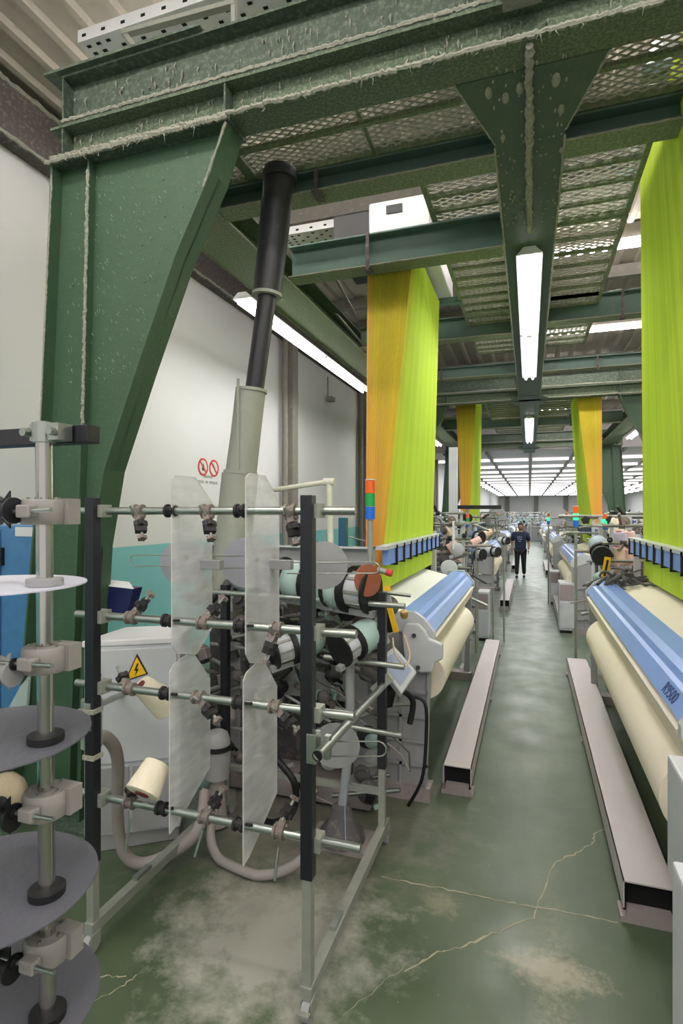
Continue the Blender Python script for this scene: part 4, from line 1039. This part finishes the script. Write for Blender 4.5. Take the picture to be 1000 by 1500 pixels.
# rounded cover panel on the loom's near end
gp = thing('side_cover', 'light grey rounded cover panel with black bolts on the near left loom end', 'cover panel', at(625,1000,Y=3.98))
poly = [(588,922),(594,914),(612,914),(624,926),(628,936),(648,944),(648,966),(636,972),(632,985),(616,986),(594,978),(590,950)]
m = MB(); m.prism([at(x, y, Y=3.96) for x, y in poly], (0,.05,0)); m.build('panel', LGREY, gp, bev=.012)
for x, y in ((606,931),(612,978)):
    m = MB(); m.cyl(at(x,y,Y=3.94), at(x,y,Y=3.97), .016, n=12); m.build('bolt', BLACKP, gp)
lathe_part('guard_knob', at(592,905,Y=3.9), (0,-.3,1), [(0,.02),(.02,.028),(.05,.028),(.06,.015)], BRASS, None)
tag(COL.objects[-1], 'small brass knob at the near corner of the left loom', 'knob')
lathe_part('rotary_switch', at(553,920,Y=3.5), (.6,-.8,0), [(0,.03),(.02,.042),(.05,.042),(.06,.03)], NAVY, None)
tag(COL.objects[-1], 'dark blue round knob left of the yellow gauge', 'knob')
# bucket filter
bk = thing('dust_bucket', 'grey cylindrical dust filter with black rim between the lower clear plates', 'filter', at(318,1145,Y=3.25))
b0 = at(318,1140,Y=3.25)
lathe_part('bucket', b0, (0,0,1), [(0,.06),(.01,.08),(.20,.09),(.21,.08)], MGREY, bk, 24)
lathe_part('rim', b0+Vector((0,0,.20)), (0,0,1), [(0,.08),(0,.098),(.03,.098),(.03,.08)], BLACKP, bk, 24)
lathe_part('dome', b0+Vector((0,0,.23)), (0,0,1), [(0,.088),(.03,.086),(.07,.07),(.09,.04)], MGREY, bk, 24)
m = MB(); m.tube([(b0.x, b0.y, .02), b0], [.07,.045], 16); m.build('stand_tube', PINKDUST, bk, True)
# machine bed: dusty frame full of shafts, valves, hoses; tall dark block added as backdrop
mb_ = thing('insertion_unit', 'dusty dark weft insertion unit full of shafts and hoses behind the creel', 'machine', (-1.55, 3.9, 0))
for (a, b, m_) in (((-2.15,3.72,.02),(-1.05,4.35,.16),PINKDUST),((-2.5,4.0,.16),(-1.1,4.3,1.42),DGREY),((-2.2,3.7,.16),(-2.05,4.3,1.3),MGREY),((-1.25,3.78,.16),(-1.08,4.3,1.0),MGREY),((-2.0,3.75,.75),(-1.2,4.0,.95),MGREY)):
    m = MB(); m.bx(a, b); m.build('frame_or_backdrop', m_, mb_, bev=.01)
R2 = random.Random(4)
MM = [MGREY, DGREY, DGREY, PINKDUST, GALV, BLACKP, FEED, CLAMPM]
for i in range(210):
    x = R2.uniform(-2.42,-.95); y = R2.uniform(3.55,3.97); z = R2.uniform(.15,1.62); k = R2.random(); mm = R2.choice(MM); m = MB()
    if k < .3:
        s = R2.uniform(.03,.09); m.box((x,y,z), (s*R2.uniform(.6,1.8), s, s*R2.uniform(.5,1.6)), Matrix.Rotation(R2.uniform(-.5,.5), 3, 'Y')); m.build('valve_block', mm, mb_, bev=.006)
    elif k < .6:
        r = R2.uniform(.03,.085); ax = (R2.uniform(-.5,.5), -1, R2.uniform(-.4,.4)); m.lathe((x,y,z), ax, [(0,r*.5),(.01,r),(.03,r),(.035,r*.6),(.06,r*.55),(.065,r*.2)], 18); m.build('pulley', mm, mb_, True)
    elif k < .82:
        L = R2.uniform(.15,.5); q = R2.uniform(-.5,.5); m.tube([(x-L/2, y, z-q*L/2), (x+L/2, y, z+q*L/2)], R2.uniform(.008,.02), 10); m.build('shaft', R2.choice([GALV, STEEL, MGREY]), mb_, True)
    else:
        m.lathe((x,y,z), (R2.uniform(-1,1), -.6, R2.uniform(-.3,.6)), [(0,.03),(.02,.045),(.10,.045),(.12,.03),(.125,.012),(.18,.012)], 14); m.build('valve', mm, mb_, True)
for i in range(26):
    x = R2.uniform(-2.1,-1.0); y = R2.uniform(3.55,3.85); z = R2.uniform(.4,1.5); m = MB(); pts = []; p = Vector((x,y,z)); v = Vector((R2.uniform(-1,1), R2.uniform(-.3,.3), R2.uniform(-1,.6)))*.08
    for k in range(8): pts.append(p.copy()); p += v; v += Vector((R2.uniform(-.04,.04), R2.uniform(-.02,.02), R2.uniform(-.05,.04))); p.z = max(p.z, .05); p.x = min(max(p.x, -2.3), -.75)
    m.tube(pts, R2.choice([.006,.008,.012,.018]), 8); m.build('hose', R2.choice([BLACKP, HOSE, BLACKP, DGREY, GALV]), mb_, True)
hose([(392,1100,3.2),(412,1120,3.2),(432,1150,3.2),(428,1190,3.3),(400,1205,3.3),(385,1200,3.4)], .022, 'black hose curling down left of the black creel post', BLACKP)
hose([(600,1020,3.85),(622,1030,3.85),(624,1080,3.85),(618,1140,3.85),(598,1180,3.9)], .012, 'black cable looping over the side of the near left loom', BLACKP)
hose([(560,1025,3.6),(580,1010,3.6),(604,1025,3.7),(600,1060,3.7)], .02, 'black hose under the display terminal', BLACKP)
hose([(575,935,3.7),(578,955,3.6),(592,975,3.6),(600,960,3.7),(592,930,3.8)], .006, 'thin tan cable loop under the yellow gauge', BEIGEY)
hose([(508,1060,3.2),(506,1120,3.2),(505,1180,3.2),(506,1240,3.1)], .0025, 'thin blue air line hanging behind the right creel post', BLUEB)
ft = thing('pedal_motor', 'dusty dark motor with domed housing on the floor behind the right creel post', 'motor', at(500,1230,Y=3.35))
b0 = Vector((at(500,1230,Y=3.35).x, 3.35, 0))
lathe_part('housing', b0+Vector((0,0,.03)), (0,0,1), [(0,.15),(.05,.14),(.12,.08),(.20,.06),(.22,.03)], DGREY, ft, 20)
m = MB(); m.bx(b0+Vector((-.2,-.12,0)), b0+Vector((.2,.14,.03))); m.build('base_plate', PINKDUST, ft)
m = MB(); m.tube([b0+Vector((.0,0,.2)), b0+Vector((.06,0,.7)), b0+Vector((.04,.05,1.2))], .03, 12); m.build('column', MGREY, ft, True)
# cream pipe arm behind
m = MB(); m.tube([at(392,719,Y=4.1), at(478,706,Y=4.1)], .02, 10); m.tube([at(482,704,Y=4.1), at(484,795,Y=4.1)], .025, 10); m.tube([at(474,706,Y=4.1), at(490,706,Y=4.1)], .03, 10)
tag(m.build('bent_pipe', CREAMP, None, True), 'cream bent pipe arm rising behind the top creel rod', 'pipe')
m = MB(); m.bx(at(495,758,Y=6), at(510,800,Y=6.1)); tag(m.build('wall_box', BLUEC, bev=.01), 'small blue grey electrical box behind the top creel rod', 'box')
m = MB(); m.bx(at(427,770,Y=5), at(446,812,Y=5.1)); m.bx((at(434,800,Y=5.05).x, 5.02, 0), (at(439,800,Y=5.05).x, 5.07, at(439,812,Y=5.05).z)); tag(m.build('switch_box', LGREY, bev=.01), 'pale grey upright switch box between the clear plate and black post', 'box')
m = MB(); m.tube([at(480,552,X=XL+.06), at(480,580,X=XL+.06), at(488,585,X=XL+.12)], .015, 8); m.box(at(484,585,X=XL+.15), (.15,.2,.1)); tag(m.build('wall_camera', PILLAR), 'small grey camera on a bracket high on the white wall', 'camera')
# sack left
sk = MB(); sk.ball(at(12,1160,Y=2.75), .14, 14, (1,.7,.9)); tag(sk.build('yarn_sack', mat('sack', (.72,.66,.55), .9, bump=.4), None, True), 'tan sack low at the left edge behind the steel pole', 'sack')
m = MB(); m.prism([at(8,1045,Y=2.9), at(38,1045,Y=2.9), at(42,990,Y=2.9), at(30,1005,Y=2.9)], (0,.02,0)); tag(m.build('plastic_sheet', mat('plastic_film', (.75,.80,.78), .3, alpha=.7, bump=0)), 'pale greenish plastic sheet at the left edge behind the pole', 'sheet')

# right edge film wrapped cabinet
wc = thing('wrapped_cabinet', 'pale cabinet wrapped in clear film at the very right edge', 'cabinet', (.75, 2.0, 0))
m = MB(); m.bx((.435, 1.72, .0), (1.0, 2.04, .98)); m.build('body', mat('wrap_grey', (.80,.80,.82), .35, bump=.3, bscale=12), wc, bev=.01)
m = MB(); m.bx((.475, 2.05, .80), (1.0, 2.3, 1.22)); m.build('upper_box', LGREY, wc, bev=.01)
m = MB(); m.bx((.53, 2.10, .70), (1.0, 2.30, .79)); m.build('black_tray', BLACKP, wc)

# ================================================================== CLUTTER BETWEEN LOOMS
def small_cabinet(x, y, w_, d_, h, label, m_=LGREY):
    t = thing('drive_cabinet', label, 'cabinet', (x, y, 0))
    q = MB(); q.bx((x-w_/2, y, .05), (x+w_/2, y+d_, h)); q.build('body', m_, t, bev=.008)
    q = MB(); q.bx((x-w_/2+.015, y-.012, .09), (x+w_/2-.015, y, h*.62)); q.build('door', m_, t, bev=.004)
    q = MB(); q.bx((x-w_/2+.015, y-.010, h*.66), (x+w_/2-.015, y, h-.03)); q.build('upper_panel', PINKDUST, t, bev=.004)
    q = MB(); q.bx((x-w_/2+.02, y+.02, 0), (x+w_/2-.02, y+d_-.02, .05)); q.build('plinth', BLACKP, t)
small_cabinet(at(830,928,Z=0).x, at(830,928,Z=0).y, .25, .5, .87, 'white drive cabinet right of the aisle beyond the near right loom')
small_cabinet(at(806,885,Z=0).x+.1, at(806,885,Z=0).y, .22, .4, .75, 'second white drive cabinet further down on the right of the aisle')
small_cabinet(at(716,915,Z=0).x, 9.3, .18, .4, .8, 'narrow white cabinet just past the near left loom')
def creel_stand(x0, x1, y, zt, label, seed, black=False, dense=False):
    r = random.Random(seed); t = thing('creel_stand', label, 'creel', ((x0+x1)/2, y, 0))
    for x in (x0, x1):
        m = MB(); m.bar((x, y, 0.05), (x, y, zt), .04, .04, (0,1,0)); m.build('post', LGREY if not black else BLACK, t)
        m = MB(); m.bar((x, y-.3, .03), (x, y+.3, .03), .05, .04); m.build('foot', GALV, t)
    for z in [zt-.04-(.20 if dense else .34)*k for k in range(6 if dense else 4)]:
        m = MB(); m.tube([(x0-.1, y-.03, z), (x1+.1, y-.03, z)], .018, 8); m.build('cross_rod', STEEL, t, True)
        for k in range(r.randint(5, 8)):
            x = r.uniform(x0, x1); m = MB(); m.cyl((x-.03, y-.03, z), (x+.03, y-.03, z), .034, n=8); m.bar((x, y-.03, z), (x+r.uniform(-.08,.08), y-.12, z+r.uniform(-.14,.14)), .03, .03); m.build('clamp', r.choice([CLAMPM, KNOB, MGREY]), t)
    for k in range(7 if dense else 4):
        x = r.uniform(x0, x1); z = r.uniform(1.15, zt-.1); q = r.random()
        if q < .45: lathe_part('balloon_disc', (x, y-.14, z), (r.uniform(-.6,.6), -1, 0), [(0,.01),(0,r.uniform(.05,.10)),(.006,r.uniform(.05,.10)),(.006,.01)], r.choice([DISCM, DISCD, BLACKP, LGREY]), t, 18)
        elif q < .75: m = MB(); m.bx((x, y-.3, z-.2), (x+.006, y-.05, min(zt, z+.2))); m.build('separator', r.choice([TRAY, DISCM]), t)
        else: m = MB(); m.tube([(x, y-.12, z-.25), (x+r.uniform(-.1,.1), y-.15, z), (x+r.uniform(-.05,.05), y-.1, min(zt, z+.2))], .010, 6); m.build('guide_wire', STEEL, t, True)
    return t
BAYS = []
for sd, xa, ys in ((-1, -.75, (7.55, 15.8, 24.0, 32.2, 40.4)), (1, .80, (6.95, 14.8, 23.0, 31.2, 39.4))):
    for k, y in enumerate(ys): BAYS.append((sd, xa, y, k))
ORD = ('first', 'second', 'third', 'fourth', 'fifth')
pf = None
fp = feeder((0,60,1.3), (1,-.4,0), .072, 'temporary', FEED); pc = cone((0,61,1.4), (.02,61,1.53), .06, .04, 'temporary')
side = {-1: 'left', 1: 'right'}
POSN = ('lowest', 'low', 'middle', 'upper', 'highest', 'outermost', 'frontmost', 'hindmost')
for sd, xa, y, k in BAYS:
    r = random.Random(100*k+sd)
    where = '%s gap between looms on the %s' % (ORD[k], side[sd])
    creel_stand(*sorted((xa+sd*.25, xa+sd*1.55)), y+1.25, 2.12, 'creel stand with steel rods in the '+where, 10*k+sd, dense=True)
    creel_stand(*sorted((xa+sd*.10, xa+sd*1.3)), y+.15, 1.98, 'front creel stand with discs in the '+where, 10*k+sd+7, dense=True)
    if k < 4: creel_stand(*sorted((xa+sd*.15, xa+sd*1.75)), y+2.6, 2.05, 'rear creel stand with steel rods in the '+where, 10*k+sd+5)
    tower(xa+sd*.12, y+.9, .9, 2.08, .05, 'signal tower with %s green lamp in the %s' % ('lit' if sd > 0 else 'unlit', where), sd > 0)
    nf = 5 if k < 2 else 4
    for i in range(nf):
        z = 1.0+.09*i+r.uniform(-.03,.03); x = xa+sd*(.1+.55*r.random()+.10*(i%3)); yy = y+.15+1.0*r.random()
        c = copy_tree(fp, (x, yy, z), '%s weft feeder in the cluster of the %s' % (POSN[i], where), 'weft feeders between the looms'); c.rotation_euler.z = r.uniform(-1.2, 1.2)
    for i in range(5 if k < 3 else 3):
        x = xa+sd*r.uniform(.25,1.2); z = (1.30,1.62,1.9,1.5,1.75)[i]; c = copy_tree(pc, (x, y+1.1+.1*r.random(), z), '%s yarn cone on the creel of the %s' % (POSN[i], where), 'yarn cones between the looms')
        c.rotation_euler = (r.uniform(-.8,.8), r.uniform(-.9,.9), 0); col = r.choice([CONE, PINKY, BEIGEY, LILAC, LGREY, MGREY])
        for ch in KIDS(c):
            if ch.name.startswith('yarn'): ch.data = ch.data.copy(); ch.data.materials[0] = col
    # gearbox and stand filling the bay
    t = thing('drive_unit', 'dusty drive unit with pulleys and cables in the '+where, 'machine', (xa+sd*.7, y+.5, 0))
    for i in range(80 if k < 2 else 45):
        x = xa+sd*r.uniform(.0,1.5); yy = y+r.uniform(.0,1.15); z = r.uniform(.08,1.7) if i % 3 == 0 else r.uniform(.85, 2.0); q = r.random(); mm = r.choice(MM+[MGREY, BLUEY, DGREY]); m = MB(); s = r.uniform(.025,.085)
        if q < .35: m.box((x,yy,z), (s*1.5, s*2, s*r.uniform(.7,1.8)), Matrix.Rotation(r.uniform(-.4,.4), 3, 'Y')); m.build('gear_case', mm, t, bev=.01)
        elif q < .65: m.lathe((x,yy,z), (r.uniform(-.5,.5), -1, r.uniform(-.3,.3)), [(0,s*.4),(.01,s),(.03,s),(.035,s*.5),(.08,s*.45)], 16); m.build('pulley', mm, t, True)
        else: m.tube([(x-.3, yy, z), (x, yy+.05, z+r.uniform(-.1,.1)), (x+.3, yy, z+r.uniform(-.1,.1))], r.choice([.01,.018]), 8); m.build('cable', r.choice([BLACKP, GALV, STEEL, HOSE]), t, True)
    for x in (.1, .75, 1.4):
        m = MB(); m.bx((xa+sd*x-.03, y+.3, 0), (xa+sd*x+.03, y+.36, 1.5)); m.build('upright', MGREY, t)
    for z in (.35, .9, 1.25):
        m = MB(); m.bar((xa+sd*.0, y+.28, z), (xa+sd*1.5, y+.28, z), .04, .04); m.build('rail', GALV, t)
    m = MB(); m.bx((xa+sd*.45, y+.4, .05), (xa+sd*1.5, y+1.0, 1.0)); m.build('gear_case', DGREY, t, bev=.02)
def removetree(o):
    for c in KIDS(o): removetree(c)
    bpy.data.objects.remove(o)
removetree(fp); removetree(pc)
for k, (x0, x1, y) in enumerate(((-1.6, -.1, 41), (.1, 1.7, 42), (-1.2, .6, 46), (-.4, 1.4, 50))):
    creel_stand(x0, x1, y, 2.1, ('left', 'right', 'rear left', 'rear right')[k]+' creel stand closing off the far end of the aisle', 90+k, dense=True)
    t = thing('drive_unit', ('left', 'right', 'rear left', 'rear right')[k]+' machine closing off the far end of the aisle', 'machine', ((x0+x1)/2, y+.5, 0)); r = random.Random(300+k)
    m = MB(); m.bx((x0, y+.3, .05), (x1, y+.9, 1.25)); m.build('gear_case', MGREY, t, bev=.02)
    for i in range(22):
        x = r.uniform(x0, x1); z = r.uniform(.3, 1.9); e = r.uniform(.05,.14); m = MB(); m.box((x, y+r.uniform(.0,.3), z), (e*1.5, e, e*1.4)); m.build('valve_block', r.choice(MM+[LGREY, BLUEY, LGREY]), t)
# particular bits seen in the near gaps
bb = thing('hanging_disc_bar', 'dark horizontal bar with black discs below it past the near left loom', 'stand', at(700,743,Y=8.9))
m = MB(); m.bar(at(670,743,Y=8.9), at(734,743,Y=8.9), .05, .06); m.build('top_bar', BLACK, bb)
m = MB(); m.tube([at(684,743,Y=8.9), (at(684,743,Y=8.9).x, 8.9, .0)], .02, 10); m.build('pole', STEEL, bb, True)
for i, (px, py) in enumerate(((684,759),(683,786),(682,812))):
    lathe_part('black_disc', at(px,py,Y=8.86), (.15,-1,0), [(0,.018),(0,.082),(.008,.082),(.008,.018)], BLACK, bb, 28)
    lathe_part('hub', at(px,py,Y=8.85), (.15,-1,0), [(0,.004),(0,.02),(.012,.02)], TRAY, bb)
for i, (px, py, mm, s) in enumerate(((697,787,BLUEY,.085),(699,812,BLUEY,.085),(722,808,LGREY,.075),(738,792,LGREY,.06))):
    f_ = feeder(at(px,py,Y=8.5+.3*i), (.8,-.6,0), s, ('upper slate blue', 'lower slate blue', 'silver grey', 'small light grey')[i]+' weft feeder beside the black discs', mm)
    q = at(px,py,Y=8.5+.3*i); m = MB(); m.tube([(q.x, q.y, 0), (q.x, q.y, q.z-s)], .015, 8); m.build('stand_post', GALV, f_, True)
for i, (px, py, Y, mm, s, lab) in enumerate(((657,806,7.6,PINKY,.085,'pale pink yarn package at the far end of the near left loom'),(691,797,8.3,PINKY,.065,'pinkish yarn package beside the black discs'),(708,785,8.8,BEIGEY,.065,'beige yarn package beyond the black discs'))):
    a = at(px,py,Y=Y); cone(a, a+Vector((.12,.03,.08)), s, s*.72, lab, mm)
m = MB(); c = at(657,833,Y=7.2); m.lathe(c, (.3,-1,.2), [(0,.05),(0,.10),(.02,.11),(.035,.10),(.035,.05)], 24); tag(m.build('steel_ring', LGREY, None, True), 'pale ring shaped guide at the far end of the near left loom', 'ring')
# right gap
Yg = 7.9
rp = thing('creel_pipe', 'pale steel pipe frame spanning the gap beyond the near right loom', 'creel', at(880,757,Y=Yg))
m = MB(); m.tube([at(818,756,Y=Yg), at(1010,757,Y=Yg)], .02, 10); m.build('cross_pipe', STEEL, rp, True)
for px in (880, 921):
    m = MB(); p = at(px,757,Y=Yg); m.tube([p, (p.x, p.y, 0)], .035, 12); m.build('upright', LGREY, rp, True)
m = MB(); m.tube([at(828,780,Y=Yg), at(930,782,Y=Yg)], .016, 10); m.build('cross_pipe', STEEL, rp, True)
for px in (857, 893):
    m = MB(); knob(m, at(px,762,Y=Yg-.05), (0,-1,0), .05, .05); m.build('clamp', KNOB, rp)
for (px, py, Y, mm, s, lab) in ((902,770,7.4,CONE,.09,'cream yarn cone standing highest right of the far right thread sheet'),(905,790,7.3,LILAC,.13,'lilac grey yarn ball below the cream cone on the right'),(903,812,7.2,BEIGEY,.13,'beige yarn cone with dark hole over the near right loom end'),(921,789,7.4,PINKY,.09,'salmon pink yarn package at the edge of the right thread sheet'),(920,815,7.2,PINKY,.09,'pinkish grey yarn package low beside the blue guide blocks'),(868,800,7.9,BEIGEY,.08,'small tan yarn package left of the grey feeder')):
    a = at(px,py,Y=Y); cone(a-Vector((0,0,.09)), a+Vector((.0,-.03,.09)), s, s*.62, lab, mm)
feeder(at(879,806,Y=7.2), (.1,-.8,-.5), .11, 'large slate grey weft feeder with black wheel over the near right loom end', mat('feeder_slate', (.58,.64,.68), .5))
lathe_part('black_wheel', at(880,813,Y=6.95), (.1,-1,-.1), [(0,.03),(0,.105),(.03,.115),(.06,.105),(.06,.03)], BLACKP, None, 28)
tag(COL.objects[-1], 'black ribbed wheel in front of the slate grey feeder on the right', 'wheel')
g = thing('yellow_gauge', 'yellow and black gauge strip at the far end of the near right loom', 'gauge', at(885,845,Y=6.9))
m = MB(); m.bar(at(885,846,Y=6.9), at(890,816,Y=6.9), .07, .02, (0,1,0)); m.build('strip', YEL, g)
m = MB(); m.bar(at(885,844,Y=6.885), at(890,820,Y=6.885), .022, .02, (0,1,0)); m.build('scale', BLACKP, g)
p = at(843,741,Y=8.6); tower(p.x, 8.6, .0, p.z, .075, 'tall signal tower with lit green lamp in front of the far right thread sheet', True)
p = at(803,752,Y=13.5); tower(p.x, 13.5, .0, p.z, .06, 'small signal tower with lit green lamp left of the far right thread sheet', True)
R3 = random.Random(8)
rag = MB()
for i in range(46):
    p = at(R3.uniform(893,928), R3.uniform(842,862), Y=6.4+R3.uniform(-.25,.3)); pts = [p]; v = Vector((R3.uniform(-.06,.09), R3.uniform(-.06,.06), R3.uniform(-.02,.04)))
    for k in range(5): p = p+v; v += Vector((0,0,-.012)); pts.append(p)
    rag.tube(pts, R3.uniform(.008,.022), 6)
o = rag.build('cable_heap', DGREY, None, True); tag(o, 'tangled heap of dusty dark cables on the cloth at the near right loom', 'cables', None, 'stuff')
# second row of machines to the right, seen between the thread sheets
for k, y in enumerate((9.5, 14.5, 20, 27, 34)):
    creel_stand(2.9, 4.6, y, 2.1, ('nearest', 'second', 'third', 'fourth', 'farthest')[k]+' creel stand in the row of machines beyond the right row', 60+k)
    loom(3.0, 1, y+.8, 3.5, ('nearest', 'second', 'third', 'fourth', 'farthest')[k]+' loom in the row beyond the right row', 'beige')
# grey round fan hoods above far machines
for px, py, Y, lab in ((817,757,20,'grey rounded hood above far machines left of the far right thread sheet'),(727,757,20,'grey rounded hood above far machines right of the far left thread sheet')):
    p = at(px,py,Y=Y); m = MB(); m.lathe(p, (0,1,0), [(0,.1),(0,.32),(.3,.32),(.3,.1)], 24); tag(m.build('fan_hood', MGREY, None, True), lab, 'hood')
    # its stand
    m = MB(); m.bx((p.x-.05, p.y+.2, 0), (p.x+.05, p.y+.3, p.z-.30)); tag(m.build('hood_post', GALV), 'post under the '+lab, 'post')
# white post behind the left harness
m = MB(); p = at(664,700,Y=9.6); m.bx((p.x-.08, 9.6, 0), (p.x+.06, 9.7, at(664,655,Y=9.6).z)); tag(m.build('white_post', LGREY), 'pale upright post right of the near left thread sheet', 'post')

# ================================================================== PERSON
def skin(name, joints, edges, m_, parent, sub=2):
    me = bpy.data.meshes.new(name); me.from_pydata([j[0] for j in joints], edges, []); o = bpy.data.objects.new(name, me); COL.objects.link(o)
    sm = o.modifiers.new('skin', 'SKIN'); sm.use_smooth_shade = True
    me.skin_vertices.new() if not me.skin_vertices else None
    for i, j in enumerate(joints):
        r = j[1]; me.skin_vertices[0].data[i].radius = (r, r) if not isinstance(r, tuple) else r
        me.skin_vertices[0].data[i].use_root = (i == 0)
    s = o.modifiers.new('sub', 'SUBSURF'); s.levels = sub; s.render_levels = sub
    dg = bpy.context.evaluated_depsgraph_get(); me2 = bpy.data.meshes.new_from_object(o.evaluated_get(dg)); bpy.data.objects.remove(o)
    o = bpy.data.objects.new(name, me2); COL.objects.link(o); me2.materials.clear(); me2.materials.append(m_); o.parent = parent; return o
foot = at(762, 846, Z=0)
ps = thing('person', 'person in navy t-shirt and dark trousers walking towards the viewer in the aisle', 'person', (foot.x, foot.y, 0))
ps.rotation_euler.z = -.05
J = [((0,0,.95),.10),((0,0,1.15),.09),((0,0,1.36),.11),((0,0,1.46),.055),((0,-.01,1.54),.05),
     ((.20,0,1.40),.055),((.26,.02,1.13),.042),((.25,-.06,.90),.030),((-.20,0,1.40),.055),((-.27,.03,1.13),.042),((-.26,-.04,.90),.030),
     ((.09,0,.88),.085),((.10,-.03,.49),.055),((.11,.04,.09),.04),((-.09,0,.88),.085),((-.10,-.08,.49),.055),((-.10,-.14,.09),.04)]
E = [(0,1),(1,2),(2,3),(3,4),(2,5),(5,6),(6,7),(2,8),(8,9),(9,10),(0,11),(11,12),(12,13),(0,14),(14,15),(15,16)]
skin('body', J, E, SKIN, ps)
m = MB(); m.ball((0,0,0), .1, 16, (.80,.95,1.2)); 
hd = MB(); hd.ball((0,-.015,1.625), .105, 18, (.78,.90,1.12)); hd.ball((0,-.112,1.615), .018, 8, (.8,1,1.4)); hd.ball((.082,0,1.615), .022, 8, (.5,.8,1.3)); hd.ball((-.082,0,1.615), .022, 8, (.5,.8,1.3)); hd.build('head', SKIN, None, True)
h_ = COL.objects[-1]; h_.location = (0,0,h_.location.z); h_.parent = ps; h_.location = (0, -.02, 1.505)
def pp(mb, name, m_, smooth=True):
    mb.keep = True; o = mb.build(name, m_, None, smooth); o.parent = ps; return o
e = MB()
for s in (-1, 1): e.ball((s*.034,-.108,1.64), .010, 8)
pp(e, 'eyes', BLACKP); e = MB(); e.box((0,-.112,1.572), (.045,.01,.010)); pp(e, 'mouth', mat('lips', (.45,.25,.23), .6))
e = MB(); e.ball((0,.008,1.665), .105, 16, (.84,.92,.92)); pp(e, 'hair', HAIRM)
skin('t_shirt', [((0,0,.80),(.19,.14)),((0,0,.95),(.185,.14)),((0,0,1.15),(.185,.14)),((0,0,1.36),(.19,.13)),((0,0,1.45),.09),((.20,0,1.40),.085),((.26,.01,1.16),.075),((-.20,0,1.40),.085),((-.265,.02,1.16),.075)], [(0,1),(1,2),(2,3),(3,4),(3,5),(5,6),(3,7),(7,8)], SHIRT, ps)
skin('trousers', [((0,0,.93),.14),((.095,0,.84),.115),((.10,-.03,.49),.080),((.11,.04,.10),.060),((-.095,0,.84),.105),((-.10,-.08,.49),.080),((-.10,-.14,.10),.060)], [(0,1),(1,2),(2,3),(0,4),(4,5),(5,6)], TROUS, ps)
for (x, y) in ((.11,-.02), (-.10,-.20)):
    e = MB(); e.ball((x, y, .045), .05, 12, (.9,2.5,.9)); pp(e, 'shoe', BLACKP)
for s, x, y in ((1,.25,-.06), (-1,-.26,-.04)):
    e = MB(); e.ball((x, y-.01, .85), .04, 10, (.5,.9,1.2))
    for f, (dy, L) in enumerate(((-.03,.065),(-.012,.078),(.006,.072),(.022,.058))): e.tube([(x, y+dy, .82), (x-s*.006, y+dy-.005, .82-L*.55), (x-s*.02, y+dy-.008, .82-L)], [.009,.008,.006], 7)
    e.tube([(x-s*.01, y-.04, .865), (x-s*.02, y-.062, .835), (x-s*.025, y-.065, .81)], [.011,.010,.007], 7); pp(e, 'hand', SKIN)
e = MB()
for i, (a, b, c_, d_) in enumerate(((-.07,1.30,.04,.03),(-.02,1.31,.035,.04),(.035,1.30,.05,.03),(-.05,1.24,.05,.035),(.015,1.235,.06,.04),(-.02,1.17,.09,.02))): e.box((a,-.150,b), (c_,.014,d_))
pp(e, 'shirt_print', mat('print_pale', (.55,.58,.68), .8), False)
